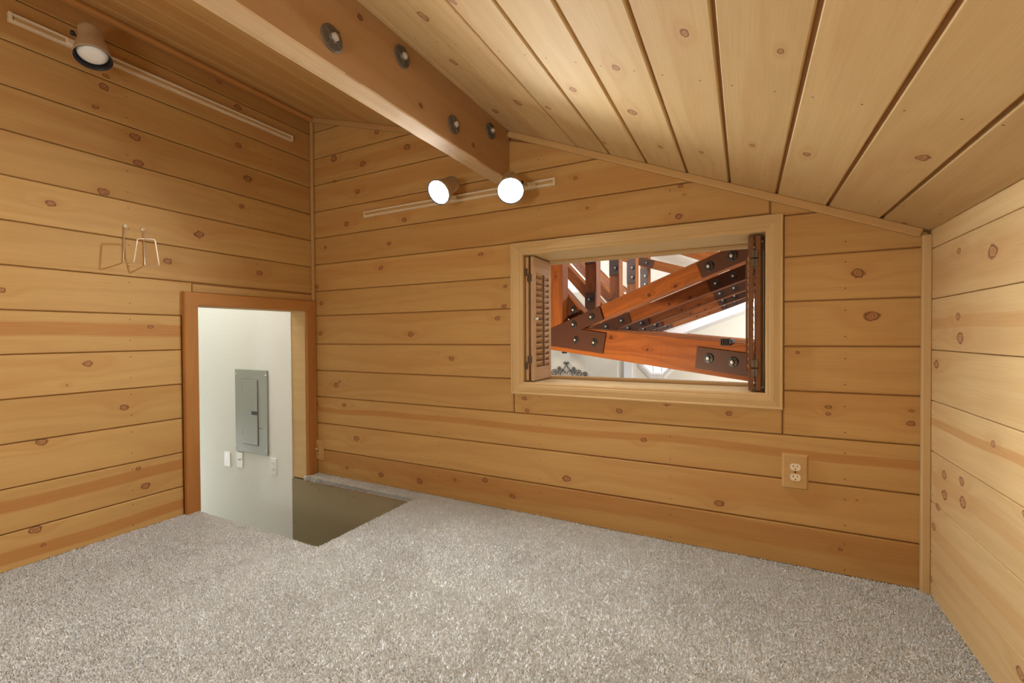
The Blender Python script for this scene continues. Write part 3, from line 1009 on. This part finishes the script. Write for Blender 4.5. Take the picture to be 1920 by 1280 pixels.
wall_plate('blank_plate', frame((-0.832, SWY, -0.880), (1, 0, 0), (0, 0, 1)), 0.072, 0.106, WHITE_PL, 'blank white cover plate left of the switch below the grey panel', 'wall plate', 'blank', WHITE_PL)
wall_plate('light_switch', frame((-0.685, SWY, -0.868), (1, 0, 0), (0, 0, 1)), 0.071, 0.110, WHITE_PL, 'white toggle switch right under the grey electrical panel', 'switch', 'switch', WHITE_PL)
wall_plate('power_outlet', frame((-0.318, SWY, -0.868), (1, 0, 0), (0, 0, 1)), 0.071, 0.110, WHITE_PL, 'white double outlet low on the white stair wall', 'outlet', 'outlet', WHITE_PL)
wall_plate('power_outlet', frame((2.6695, 0, -0.524), (1, 0, 0), (0, 0, 1)), 0.0865, 0.134, TRIM, 'double outlet in a wooden plate on the pine wall below the window', 'outlet', 'outlet', IVORY, 0.013, 0.007)
wall_plate('light_switch', frame((0.0365, 0, -0.730), (1, 0, 0), (0, 0, 1)), 0.083, 0.134, TRIM, 'toggle switch in a wooden plate beside the stair opening', 'switch', 'switch', IVORY, 0.012, 0.006)

# ------------------------------------------------------------------ window
win = empty('window_1', ((WX0 + WX1) / 2, 0, WZ0), 'wide interior window with moulded pine casing looking into the hall', 'window', None, 'structure')
WPROF = [(0, 0), (0, 0.017), (0.06, 0.021), (0.13, 0.020), (0.17, 0.016), (0.55, 0.019), (0.72, 0.018), (0.78, 0.013), (0.90, 0.013), (0.96, 0.010), (1.0, 0.007), (1.0, 0)]
NYN = (0, -1, 0)
O_ = [(CX0, 0, CZ0), (CX0, 0, CZ1), (CX1, 0, CZ1), (CX1, 0, CZ0)]
I_ = [(WX0, 0, WZ0), (WX0, 0, WZ1), (WX1, 0, WZ1), (WX1, 0, WZ0)]
for i in range(4):
    j = (i + 1) % 4
    swept_side('casing', O_[i], O_[j], I_[i], I_[j], NYN, WPROF, TRIM_PALE, win, (-0.02, -0.10, -0.08, -0.02)[i])
JD = 0.235
Tw = Matrix.Translation(-Vector(win.location))
for nm, lo, hi in (('jamb', (WX0 - 0.016, 0.0, WZ0 - 0.016), (WX0, JD, WZ1 + 0.016)), ('jamb', (WX1, 0.0, WZ0 - 0.016), (WX1 + 0.016, JD, WZ1 + 0.016))):
    props(box(nm, lo, hi, TRIM_PALE, win, 0.001, Tw), None, -0.02)
for nm, z0, z1 in (('jamb', WZ1, WZ1 + 0.016), ('sill', WZ0 - 0.016, WZ0)):
    props(box(nm, (WX0, 0.0, z0), (WX1, JD, z1), TRIM_PALE, win, 0.001, Tw), None, 0.04)
# narrow stop frame at the back of the reveal
SI = 0.014
for nm, lo, hi in (('stop', (WX0, JD - 0.012, WZ0), (WX0 + SI, JD + 0.045, WZ1)), ('stop', (WX1 - SI, JD - 0.012, WZ0), (WX1, JD + 0.045, WZ1)),
                   ('stop', (WX0 + SI, JD - 0.012, WZ1 - SI), (WX1 - SI, JD + 0.045, WZ1)), ('stop', (WX0 + SI, JD - 0.012, WZ0), (WX1 - SI, JD + 0.045, WZ0 + SI))):
    props(box(nm, lo, hi, TRIM_PALE, win, 0.003, Tw), None, -0.12)


# shutters: two bifold panels each, folded back along the jamb
def shutter_panel(root, x, y0, y1, z0, z1, th, mat, lmat, rod_side, handle=False, toward=1):
    """louvred panel standing in a plane of constant x (its face along Y)"""
    T = Matrix.Translation(-Vector(root.location))
    bm = bmesh.new()
    stile, top, bot = 0.030, 0.078, 0.066
    L_ = y1 - y0
    H = z1 - z0
    cx, cy, cz = x, (y0 + y1) / 2, (z0 + z1) / 2
    bm_box(bm, -L_ / 2, -L_ / 2 + stile, -th / 2, th / 2, -H / 2, H / 2, 0.0015)
    bm_box(bm, L_ / 2 - stile, L_ / 2, -th / 2, th / 2, -H / 2, H / 2, 0.0015)
    bm_box(bm, -L_ / 2 + stile, L_ / 2 - stile, -th / 2 + 0.001, th / 2 - 0.001, H / 2 - top, H / 2, 0.001)
    bm_box(bm, -L_ / 2 + stile, L_ / 2 - stile, -th / 2 + 0.001, th / 2 - 0.001, -H / 2, -H / 2 + bot, 0.001)
    M = T @ frame((cx, cy, cz), (0, 1, 0), (-toward, 0, 0) if toward > 0 else (1, 0, 0))
    # local axes: X = +Y, Y = -toward X, Z = up or down
    pnl = bm_obj('shutter_panel', bm, mat, root, T @ Matrix(((0, -1, 0, cx), (1, 0, 0, cy), (0, 0, 1, cz), (0, 0, 0, 1))))
    props(pnl, None, 0.0)
    zl0, zl1 = -H / 2 + bot, H / 2 - top
    nl = 16
    step = (zl1 - zl0) / nl
    lm = None
    for i in range(nl):
        zc = zl0 + step * (i + 0.5)
        if lm is None:
            V_, F_ = [], []
            hl = (L_ - 2 * stile) / 2 - 0.001
            prof = [(0.019 * math.cos(a), 0.0035 * math.sin(a)) for a in [2 * math.pi * q / 10 for q in range(10)]]
            for xx in (-hl, hl):
                for a, b2 in prof:
                    ca, sa = math.cos(0.95), math.sin(0.95)
                    V_.append((xx, (a * ca - b2 * sa) * -toward, a * sa + b2 * ca))
            F_ = [tuple(range(10)), tuple(range(10, 20))] + [(q, (q + 1) % 10, 10 + (q + 1) % 10, 10 + q) for q in range(10)]
            lo = mesh_obj('louver', V_, F_, lmat, pnl, Matrix.Translation((0, 0, zc)), True)
            lm = lo.data
        else:
            lo = bpy.data.objects.new('louver', lm)
            lo.matrix_basis = Matrix.Translation((0, 0, zc))
            link(lo, pnl)
        props(lo, i * 0.7, 0.0)
    if rod_side:
        rd = box('tilt_rod', (-0.004, -rod_side * 0.014 - 0.004, zl0 + 0.004), (0.004, -rod_side * 0.014 + 0.004, zl1 - 0.004), SHUTD if mat is SHUTW else mat, pnl, 0.001)
        props(rd)
    if handle:
        lathe('knob', [(0.0, 0.018), (0.006, 0.0165), (0.0075, 0.012), (0.005, 0.008), (0.0035, 0.0), (0.0, 0.0)], WHITE_PL, pnl, Matrix(((1, 0, 0, -L_ / 2 + 0.014), (0, 0, -1, -th / 2), (0, 1, 0, 0.0), (0, 0, 0, 1))) , 14)
    return pnl


SZ0, SZ1 = WZ0 + 0.006, WZ1 - 0.008
shl = empty('window_shutter', (1.55, 0.11, SZ0), 'pale louvred bifold shutter folded back at the left of the window', 'shutter', 'louvred window shutters')
shutter_panel(shl, 1.534, 0.012, 0.195, SZ0, SZ1, 0.015, SHUTW, SHUTW, 0)
shutter_panel(shl, 1.563, 0.010, 0.232, SZ0, SZ1, 0.017, SHUTW, SHUTW, 1, True)
shr = empty('window_shutter', (2.53, 0.11, SZ0), 'dark louvred bifold shutter seen edge on at the right of the window', 'shutter', 'louvred window shutters')
shutter_panel(shr, 2.5455, 0.012, 0.195, SZ0, SZ1, 0.018, SHUTD, SHUTW, 0, False, -1)
shutter_panel(shr, 2.5200, 0.012, 0.205, SZ0, SZ1, 0.0175, SHUTD, SHUTW, -1, False, -1)
for root, xs in ((shl, (1.5265, 1.549)), (shr, (2.5325, 2.5325))):
    T = Matrix.Translation(-Vector(root.location))
    for q, xx in enumerate(xs):
        for zz in (SZ0 + 0.075 + 0.03 * q, SZ1 - 0.075 - 0.03 * q):
            bm = bmesh.new()
            bm_box(bm, -0.012, 0.012, -0.0025, 0.0, -0.018, 0.018, 0.0008)
            g = bmesh.ops.create_cone(bm, cap_ends=True, segments=10, radius1=0.0035, radius2=0.0035, depth=0.036)
            bm_obj('hinge', bm, HINGE, root, T @ Matrix.Translation((xx, 0.0095, zz)))

# ------------------------------------------------------------------ hook rack on the left wall
hk = empty('wire_coat_hook', (0, -0.972, 0.42), 'thin brass wire double coat hook screwed to the left pine wall', 'hook')


def round_path(pts, r, n=5):
    out = [Vector(pts[0])]
    for a, b_, c in zip(pts, pts[1:], pts[2:]):
        a, b_, c = Vector(a), Vector(b_), Vector(c)
        p, q = b_ + (a - b_).normalized() * r, b_ + (c - b_).normalized() * r
        for i in range(n + 1):
            t = i / n
            out.append((p * (1 - t) + b_ * t) * (1 - t) + (b_ * t + q * t - b_ * t) * t if False else p.lerp(b_, t).lerp(b_.lerp(q, t), t))
    out.append(Vector(pts[-1]))
    return out


hp = [(0.004, -1.008, 0.500), (0.004, -1.014, 0.340), (0.108, -1.018, 0.333), (0.114, -1.006, 0.440), (0.114, -0.939, 0.448), (0.108, -0.921, 0.332), (0.004, -0.932, 0.337), (0.004, -0.935, 0.500)]
hp = [(a, b_ + 0.972, c - 0.42) for a, b_, c in hp]
tube('wire', round_path(hp, 0.010), 0.0024, BRASS, hk, 8)
for y_, z_ in ((-1.004, 0.507), (-0.938, 0.507)):
    tube('eyelet', [(0.004, y_ + 0.972 + 0.0055 * math.cos(a), z_ - 0.42 + 0.0055 * math.sin(a)) for a in [2 * math.pi * q / 14 for q in range(14)]], 0.0024, BRASS, hk, 8, True)
    lathe('screw', [(0, 0.004), (0.003, 0.0035), (0.0045, 0.001), (0.0045, 0.0)], BRASS, hk, frame((0.001, y_ + 0.972, z_ - 0.42), (0, 1, 0), (0, 0, 1)), 12)


# ------------------------------------------------------------------ track lights
def track(p0, p1, nrm, label, w_=0.034, d_=0.019):
    p0, p1, nrm = Vector(p0), Vector(p1), Vector(nrm)
    mid = (p0 + p1) / 2
    t = empty('light_track', mid, label, 'light track')
    L_ = (p1 - p0).length
    M = frame((0, 0, 0), p1 - p0, Vector((0, 0, 1)))
    if Vector(M.col[2][:3]).dot(nrm) < 0:
        M = frame((0, 0, 0), p0 - p1, Vector((0, 0, 1)))
    bm = bmesh.new()
    bm_box(bm, -L_ / 2, L_ / 2, -w_ / 2, w_ / 2, 0, d_ * 0.35)
    bm_box(bm, -L_ / 2, L_ / 2, -w_ / 2, -w_ / 2 + 0.010, d_ * 0.35, d_, 0.0015)
    bm_box(bm, -L_ / 2, L_ / 2, w_ / 2 - 0.010, w_ / 2, d_ * 0.35, d_, 0.0015)
    bm_obj('rail', bm, TRACKP, t, M)
    for s_ in (-1, 1):
        bm = bmesh.new()
        bm_box(bm, s_ * L_ / 2 - 0.006, s_ * L_ / 2 + 0.006, -w_ / 2 - 0.001, w_ / 2 + 0.001, 0, d_ + 0.001, 0.002)
        bm_obj('end_cap', bm, TRACKP, t, M)
    bm = bmesh.new()
    bm_box(bm, -L_ / 2 + 0.008, L_ / 2 - 0.008, -0.0055, 0.0055, d_ * 0.35, d_ * 0.75)
    bm_obj('conductor', bm, TRIM, t, M)
    return t


def spotlight(lens, aim, foot, wall_n, label, bulb_mat, s=1.0):
    """can light: lens centre, aim direction, foot on the track"""
    lens, aim, foot, wall_n = Vector(lens), Vector(aim).normalized(), Vector(foot), Vector(wall_n)
    t = empty('track_spotlight', foot, label, 'spotlight', 'track spotlights')
    T = Matrix.Translation(-foot)
    side = aim.cross(Vector((0, 0, 1))).normalized()
    M = T @ frame(lens, side, aim.cross(side))        # Z = aim or -aim
    if Vector((M.col[2][0], M.col[2][1], M.col[2][2])).dot(aim) < 0:
        M = T @ frame(lens, side, side.cross(aim))
    prof = [(0.0, -0.150), (0.018, -0.149), (0.030, -0.144), (0.037, -0.133), (0.040, -0.118), (0.043, -0.070), (0.046, -0.062), (0.055, -0.030), (0.0615, 0.0), (0.0620, 0.006), (0.0605, 0.0075)]
    lathe('housing', [(a * s, b_ * s) for a, b_ in prof], CANPAINT, t, M, 36)
    lathe('rim', [(a * s, b_ * s) for a, b_ in ((0.0610, 0.0072), (0.0590, 0.0076), (0.0560, 0.0040), (0.0530, -0.006), (0.0512, -0.018), (0.0500, -0.034))], BLACK, t, M, 36)
    bp = [(0.0500, -0.024), (0.0498, -0.016), (0.046, -0.009), (0.038, -0.003), (0.026, 0.0005), (0.012, 0.002), (0.0, 0.0023)]
    lathe('bulb', [(a * s, b_ * s) for a, b_ in bp], bulb_mat, t, M, 36)
    if bulb_mat is LIT:      # the bulb's forward beam
        lamp('bulb_beam', 'SPOT', lens + aim * 0.012, BULB_WATTS, BULB_COLOR, 0.035, lens + aim, math.radians(140))
    # yoke arm from the foot to the pivot at the can's side
    piv = lens - aim * 0.085 * s + side * 0.047 * s
    if (lens - aim * 0.085 * s - side * 0.047 * s - foot).length < (piv - foot).length:
        piv = lens - aim * 0.085 * s - side * 0.047 * s
        side = -side
    fm = foot + wall_n * 0.0235
    bm = bmesh.new()
    bm_box(bm, -0.035, 0.035, -0.013, 0.013, -0.002, 0.016, 0.003)
    along = wall_n.cross(Vector((0, 0, 1)))
    bm_obj('adapter', bm, TRACKP, t, T @ frame(fm, along if along.length > 0.1 else (1, 0, 0), Vector((0, 0, 1)) if along.length > 0.1 else (0, 1, 0)) if True else None)
    elbow = fm + wall_n * 0.03 + (piv - fm) * 0.25
    o = bar('yoke', fm + wall_n * 0.017 - foot, piv + side * 0.004 - foot, aim, 0.022, 0.0045, CANPAINT, t, 0.001)
    axl = piv + side * 0.006 - foot
    lathe('pivot_knob', [(0.0, 0.012), (0.008, 0.0115), (0.010, 0.008), (0.010, 0.0), (0.0, 0.0)], BLACK, t, frame(axl - side * 0.004, aim, side.cross(aim)) if frame(axl, aim, side.cross(aim)).col[2].to_3d().dot(side) > 0 else frame(axl - side * 0.004, aim, aim.cross(side)), 14)
    return t


track((0.0, -1.357, 1.2255), (0.0, -0.156, 1.2255), (1, 0, 0), 'cream light track high on the left pine wall')
track((0.47, 0.0, 0.735), (1.692, 0.0, 0.735), (0, -1, 0), 'cream light track on the back wall under the beam end')
LL, LR = Vector((1.171, -0.22, 0.704)), Vector((1.565, -0.22, 0.652))
spotlight(LL, Vector((1.05, -1.95, -0.48)) - LL, (1.105, 0.0, 0.735), (0, -1, 0), 'lit spotlight on the back wall track, the left one of the glowing pair', LIT)
spotlight(LR, Vector((2.42, -1.85, -0.92)) - LR, (1.560, 0.0, 0.735), (0, -1, 0), 'lit spotlight on the back wall track, the right one of the glowing pair', LIT)
spotlight((0.175, -1.171, 1.128), (0.34, -0.06, -0.90), (0.0, -1.165, 1.2255), (1, 0, 0), 'unlit beige spotlight with pale bulb on the left wall track', FROST)

# ------------------------------------------------------------------ the hall beyond the window
hf = box('wall_hall_far', (-4.2, 7.5, -3.6), (5.2, 7.62, 4.4), HALLWALL)
tag(hf, 'cream far wall of the hall with the octagonal window', 'wall', None, 'structure')
hl = box('wall_hall_left', (-4.3, 0.30, -3.6), (-4.2, 7.6, 4.4), HALLWHITE)
tag(hl, 'white side wall of the hall left of the trusses', 'wall', None, 'structure')
hr = box('wall_hall_right', (5.2, 0.30, -3.6), (5.3, 7.6, 4.4), HALLWHITE)
tag(hr, 'white side wall of the hall right of the trusses', 'wall', None, 'structure')
hc = box('ceiling_hall', (-4.3, 0.165, 4.4), (5.3, 7.62, 4.5), HALLWHITE)
tag(hc, 'white flat top of the hall above the trusses', 'ceiling', None, 'structure')
hfl = box('floor_hall', (-4.3, 0.165, -3.7), (5.3, 7.62, -3.6), CARPET)
tag(hfl, 'floor of the hall far below the loft window', 'floor', None, 'structure')
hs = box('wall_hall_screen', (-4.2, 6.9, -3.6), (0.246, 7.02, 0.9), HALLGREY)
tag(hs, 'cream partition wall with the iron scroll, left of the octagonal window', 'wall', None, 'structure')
hn = box('trim_6', (0.249, 7.44, -3.6), (0.42, 7.498, 0.9), HALLWHITE)
tag(hn, 'white corner board beside the octagonal window', 'trim', None, 'structure')
hb = wall_slab('wall_hall_near', [(-4.3, -0.14, 0.165, 0.28, -3.6, 4.4), (W + 0.2, 5.3, 0.165, 0.28, -3.6, 4.4), (-0.14, WX0 - 0.02, 0.165, 0.26, -3.6, 4.4), (WX1 + 0.02, W + 0.2, 0.165, 0.26, -3.6, 4.4), (WX0 - 0.02, WX1 + 0.02, 0.165, 0.26, -3.6, WZ0 - 0.02), (WX0 - 0.02, WX1 + 0.02, 0.165, 0.26, WZ1 + 0.02, 4.4)], GROOVE, 'hall side of the loft wall round the window')
# sloping soffit at the far right
bm = bmesh.new()
vs4 = []
for (x_, z_) in ((1.0, -0.20), (4.2, 1.04), (4.2, 1.16), (1.0, -0.08)):
    vs4.append(bm.verts.new((x_, 5.9, z_)))
vs5 = []
for (x_, z_) in ((1.0, -0.20), (4.2, 1.04), (4.2, 1.16), (1.0, -0.08)):
    vs5.append(bm.verts.new((x_, 7.498, z_)))
for i in range(4):
    bm.faces.new((vs4[i], vs4[(i + 1) % 4], vs5[(i + 1) % 4], vs5[i]))
bm.faces.new(vs4)
bm.faces.new(vs5[::-1])
so = bm_obj('ceiling_soffit', bm, HALLWHITE)
tag(so, 'white sloping soffit on the far hall wall behind the rafters', 'ceiling', None, 'structure')

# octagonal window
ow = empty('window_2', (0.920, 7.5, -0.520), 'white framed octagonal window with a grid of muntins in the far hall wall', 'window', None, 'structure')


def octo(r):
    return [(r / math.cos(math.pi / 8) * math.cos(math.pi / 8 + q * math.pi / 4), r / math.cos(math.pi / 8) * math.sin(math.pi / 8 + q * math.pi / 4)) for q in range(8)]


def octo_ring(name, r0, r1, d0, d1, mat, par):
    V_, F_ = [], []
    for r, d in ((r0, 0.0), (r0, d0), (r1, d1), (r1, 0.0)):
        V_ += [(a, b_, d) for a, b_ in octo(r)]
    for i in range(4):
        for q in range(8):
            q2 = (q + 1) % 8
            F_.append((i * 8 + q, i * 8 + q2, ((i + 1) % 4) * 8 + q2, ((i + 1) % 4) * 8 + q))
    return mesh_obj(name, V_, F_, mat, par, FE)


octo_ring('casing', 0.365, 0.305, 0.02, 0.045, HALLWHITE, ow)
octo_ring('window_frame', 0.300, 0.255, 0.035, 0.018, HALLWHITE, ow)
V_ = [(a, b_, 0.006) for a, b_ in octo(0.258)] + [(a, b_, 0.002) for a, b_ in octo(0.258)]
mesh_obj('pane', V_, [tuple(range(8)), tuple(range(8, 16))] + [(q, (q + 1) % 8, 8 + (q + 1) % 8, 8 + q) for q in range(8)], PANE, ow, FE)
for q in (-0.085, 0.085):
    box('muntin', (q - 0.006, -0.25, 0.006), (q + 0.006, 0.25, 0.016), STEEL_GREY, ow, 0.0, FE)
    box('muntin', (-0.25, q - 0.006, 0.006), (0.25, q + 0.006, 0.015), STEEL_GREY, ow, 0.0, FE)

# trusses: frame (u along the truss, v up), five alike 1.22 m apart
TU = Vector((0.9055, -0.424, 0)).normalized()
TN = Vector((-0.424, -0.9055, 0)).normalized()              # towards the loft
TP0 = Vector((1.24, 2.05, 0))
DLT = Vector((-0.016, 1.22, 0))
TTH = 0.085


def FT(z_off=0.0):
    return Matrix(((TU.x, 0, TN.x, TN.x * z_off), (TU.y, 0, TN.y, TN.y * z_off), (0, 1, 0, 0), (0, 0, 0, 1)))


def timber(name, par, pts, z0, z1, mat, axis, bev=0.004, knots=()):
    """prism of polygon pts (u, v) between normal offsets z0..z1, grain along axis"""
    d = Vector(axis).normalized()
    cu = sum(p[0] for p in pts) / len(pts)
    cv = sum(p[1] for p in pts) / len(pts)
    R = Matrix(((d.x, -d.y, 0, cu), (d.y, d.x, 0, cv), (0, 0, 1, 0), (0, 0, 0, 1)))
    Ri = R.inverted()
    q = [Ri @ Vector((a, b_, 0)) for a, b_ in pts]
    q = [(p.x, p.y) for p in q]
    outer, inner = inset(q, bev)
    m_ = len(outer)
    V_ = [(a, b_, z0) for a, b_ in outer] + [(a, b_, z1 - bev) for a, b_ in outer] + [(a, b_, z1) for a, b_ in inner]
    F_ = [tuple(range(m_))[::-1], tuple(range(2 * m_, 3 * m_))]
    for i in range(m_):
        j = (i + 1) % m_
        F_ += [(i, j, m_ + j, m_ + i), (m_ + i, m_ + j, 2 * m_ + j, 2 * m_ + i)]
    o = mesh_obj(name, V_, F_, mat, par, FT() @ R)
    props(o)
    for i, (ku, kv, kr) in enumerate(knots):
        p = Ri @ Vector((ku, kv, 0))
        o['k%d' % i] = [p.x, p.y, kr]
    return o


def gusset(par, pts, bolts, z0=0.0):
    cu = sum(p[0] for p in pts) / len(pts)
    cv = sum(p[1] for p in pts) / len(pts)
    V_ = [(a - cu, b_ - cv, 0.0) for a, b_ in pts] + [(a - cu, b_ - cv, 0.008) for a, b_ in pts]
    m_ = len(pts)
    F_ = [tuple(range(m_))[::-1], tuple(range(m_, 2 * m_))] + [(i, (i + 1) % m_, m_ + (i + 1) % m_, m_ + i) for i in range(m_)]
    g = mesh_obj('gusset_plate', V_, F_, GUSSET, par, FT() @ Matrix.Translation((cu, cv, z0)))
    for i, (a, b_) in enumerate(bolts):
        wz = washer_bolt(g, Matrix.Translation((a - cu, b_ - cv, 0.008)) @ Matrix.Rotation(i * 1.3 + a, 4, 'Z'), 0.036, DWASHER, NUT, 'bolt')
    return g


def make_truss():
    t = empty('roof_truss', TP0, 'nearest reddish timber truss right outside the window, brightly lit', 'truss', 'bolted timber trusses in the hall')
    # bottom chord and rafter
    timber('bottom_chord', t, [(-0.75, -0.130), (2.6, -0.425), (2.6, -0.165), (-0.75, 0.125)], -TTH, 0.0, TRUSSW, (1, -0.088), 0.005, [(0.22, -0.02, 0.02), (0.60, -0.12, 0.012), (1.8, -0.2, 0.02)])
    timber('rafter', t, [(-0.75, -0.105), (2.6, 0.860), (2.6, 1.000), (-0.75, 0.030)], -TTH - 0.002, -0.002, TRUSSW, (1, 0.288), 0.005, [(0.62, 0.33, 0.016), (0.86, 0.38, 0.014)])
    timber('post', t, [(-0.585, 0.06), (-0.400, 0.06), (-0.400, 3.3), (-0.585, 3.3)], -TTH + 0.004, 0.004, TRUSSW, (0, 1), 0.005, [(-0.49, 0.60, 0.012)])
    timber('diagonal_brace', t, [(-2.6, 2.225), (-0.20, 0.05), (-0.20, 0.230), (-2.6, 2.405)], -TTH - 0.09, -TTH - 0.006, TRUSSW, (1, -0.91), 0.005)
    gusset(t, [(-0.62, 0.055), (0.095, 0.262), (0.142, 0.142), (-0.135, 0.058), (0.172, 0.018), (0.132, -0.165), (-0.62, -0.100)], [(0.002, 0.171), (-0.229, 0.107), (-0.203, -0.042), (0.033, -0.066)], 0.004)
    gusset(t, [(1.04, 0.530), (1.50, 0.668), (1.54, 0.545), (1.085, 0.418)], [(1.140, 0.497), (1.309, 0.549)], 0.0)
    gusset(t, [(1.045, -0.090), (1.50, -0.140), (1.48, -0.295), (1.030, -0.250)], [(1.138, -0.172), (1.315, -0.192)], 0.001)
    gusset(t, [(-0.580, 0.90), (-0.405, 0.90), (-0.405, 1.32), (-0.580, 1.32)], [(-0.455, 1.005), (-0.455, 1.17)], 0.004)
    gusset(t, [(-0.415, 0.400), (-0.225, 0.222), (-0.335, 0.120), (-0.415, 0.185)], [(-0.322, 0.255)], -TTH - 0.006)
    return t


tr0 = make_truss()
TLAB = ['', 'second timber truss from the window, its dark rafter just under the lit one', 'third timber truss from the window, bluish plates on its rafter', 'fourth timber truss from the window, deep in the hall', 'fifth and farthest timber truss, thin post near the top of the view']
for k in range(1, 5):
    r = tr0.copy()
    COL.objects.link(r)
    r.location = TP0 + DLT * k
    r['label'] = TLAB[k]
    for ch in list(tr0.children):
        c = ch.copy()
        COL.objects.link(c)
        c.parent = r
        for g in list(ch.children):
            d = g.copy()
            COL.objects.link(d)
            d.parent = c
            for g2 in list(g.children):
                e = g2.copy()
                COL.objects.link(e)
                e.parent = d

for t_ in [o for o in list(COL.objects) if o.name.startswith('roof_truss.')]:
    gusset(t_, [(-0.580, 0.20), (-0.405, 0.20), (-0.405, 0.545), (-0.580, 0.545)], [(-0.497, 0.451), (-0.497, 0.29)], 0.004)

# timbers crossing behind the trusses, upper right
rb = empty('roof_beam', (0.9, 7.05, 1.35), 'dark bluish sloping timber with a bolted plate above the trusses', 'beam')
T = Matrix.Translation(-Vector(rb.location))
o = bar('timber', Vector((0.1, 7.25, 1.66)) - rb.location, Vector((2.2, 6.65, 0.92)) - rb.location, (0, 0, 1), 0.17, 0.10, TRUSSW, rb, 0.004)
props(o, 3.0)
dv = (Vector((2.2, 6.65, 0.92)) - Vector((0.1, 7.25, 1.66))).normalized()
pc = Vector((0.80, 7.05, 1.413)) - rb.location
Mg = frame(pc + Vector((-0.26, -0.96, 0)).normalized() * 0.052, dv, (0, 0, 1))
if Mg.col[2].y > 0:
    Mg = frame(pc + Vector((-0.26, -0.96, 0)).normalized() * 0.052, -dv, (0, 0, 1))
bm = bmesh.new()
bm_box(bm, -0.16, 0.16, -0.075, 0.075, 0, 0.008, 0.001)
gp = bm_obj('gusset_plate', bm, GUSSET, rb, Mg)
washer_bolt(gp, Matrix.Translation((0.02, 0.0, 0.008)), 0.036, DWASHER, NUT, 'bolt')
rb2 = bar('roof_beam', (0.7, 7.30, 1.98), (2.9, 6.85, 1.02), (0, 0, 1), 0.24, 0.10, TRUSSW, None, 0.004)
props(rb2, 8.0)
tag(rb2, 'broad timber sloping behind the bluish beam at the top of the view', 'beam')

# iron scroll plaque on the hall partition
ic = empty('iron_scroll', (-0.82, 6.9, -0.80), 'black wrought iron scroll plaque on the cream hall wall', 'wall decoration')


def spiral(cx, cz, r, a0, turns, sgn=1, n=26):
    out = []
    for i in range(n + 1):
        t = i / n
        a = a0 + sgn * turns * 2 * math.pi * t
        rr = r * (1 - 0.78 * t)
        out.append((cx + rr * math.cos(a), -0.015, cz + rr * math.sin(a)))
    return out


def scroll(pts):
    tube('scroll', pts, 0.0075, BLACK, ic, 6)


for s_ in (-1, 1):
    scroll([(0.0, -0.015, 0.20)] + [(s_ * 0.02 * i, -0.015, 0.20 - 0.045 * i + 0.004 * i * i) for i in range(1, 5)] + [(s_ * (0.08 + 0.055 * math.sin(a)), -0.015, 0.045 - 0.055 * (1 - math.cos(a))) for a in [math.pi * q / 10 for q in range(1, 11)]])
    scroll([(s_ * 0.05, -0.015, 0.22)] + spiral(s_ * 0.028, 0.22, 0.030, 0 if s_ > 0 else math.pi, 1.1, s_))
    scroll(spiral(s_ * 0.155, 0.11, 0.045, -math.pi / 2, 1.4, -s_ if False else s_))
    scroll([(s_ * 0.02, -0.015, 0.0)] + [(s_ * (0.10 + 0.08 * math.cos(a)), -0.015, 0.0 + 0.08 * math.sin(a)) for a in [math.pi - math.pi * q / 12 for q in range(13)]])
    scroll(spiral(s_ * 0.27, 0.01, 0.085, math.pi if s_ > 0 else 0, 1.5, -s_))
    scroll(spiral(s_ * 0.41, 0.0, 0.055, math.pi if s_ > 0 else 0, 1.3, -s_))
    scroll([(s_ * 0.12, -0.015, -0.04)] + [(s_ * (0.16 + 0.10 * q), -0.015, -0.04 - 0.008 * q) for q in range(1, 6)])
box('crossbar', (-0.52, -0.022, -0.062), (0.52, -0.004, -0.048), BLACK, ic)
box('crossbar', (-0.52, -0.022, -0.662), (0.52, -0.004, -0.648), BLACK, ic)
for q in (-0.5, 0.5):
    box('upright', (q - 0.007, -0.022, -0.648), (q + 0.007, -0.004, -0.062), BLACK, ic)

# sconce above it
sc = empty('wall_sconce', (-0.83, 6.9, -0.24), 'small black up and down wall light above the iron scroll', 'wall lamp')
lathe('shade', [(0.0, -0.13), (0.05, -0.13), (0.058, -0.10), (0.045, 0.0), (0.058, 0.10), (0.05, 0.13), (0.0, 0.13)], BLACK, sc, Matrix.Translation((0, -0.10, 0)), 20)
box('wall_mount', (-0.035, -0.05, -0.05), (0.035, 0.0, 0.05), BLACK, sc, 0.004)
lamp('sconce_glow_left', 'SPOT', (-1.02, 6.72, -0.30), 2.5, (1.0, 0.72, 0.42), 0.03, (-1.04, 6.86, -1.2), 1.3)
lamp('sconce_glow_right', 'SPOT', (-0.62, 6.72, -0.30), 2.5, (1.0, 0.72, 0.42), 0.03, (-0.60, 6.86, -1.2), 1.3)

# black clip lamp on the nearest chord
cl = empty('clip_floodlight', TP0 + TU * 1.265 + TN * 0.0 + Vector((0, 0, -0.045)), 'small black floodlight clipped on top of the nearest bottom chord', 'floodlight')
Mc = Matrix(((TU.x, 0, TN.x, 0), (TU.y, 0, TN.y, 0), (0, 1, 0, 0), (0, 0, 0, 1)))
bm = bmesh.new()
bm_box(bm, -0.038, 0.038, -0.030, 0.016, -0.055, 0.004, 0.004)
for i in range(5):
    bm_box(bm, -0.034 + 0.015 * i, -0.028 + 0.015 * i, -0.032, 0.020, 0.002, 0.010)
bm_obj('lamp_body', bm, BLACK, cl, Mc @ Matrix.Translation((0, 0.0, 0.012)))
bm = bmesh.new()
bm_box(bm, 0.030, 0.052, -0.020, 0.012, -0.02, 0.016, 0.003)
bm_obj('clamp', bm, BLACK, cl, Mc @ Matrix.Translation((0, 0.0, 0.012)))
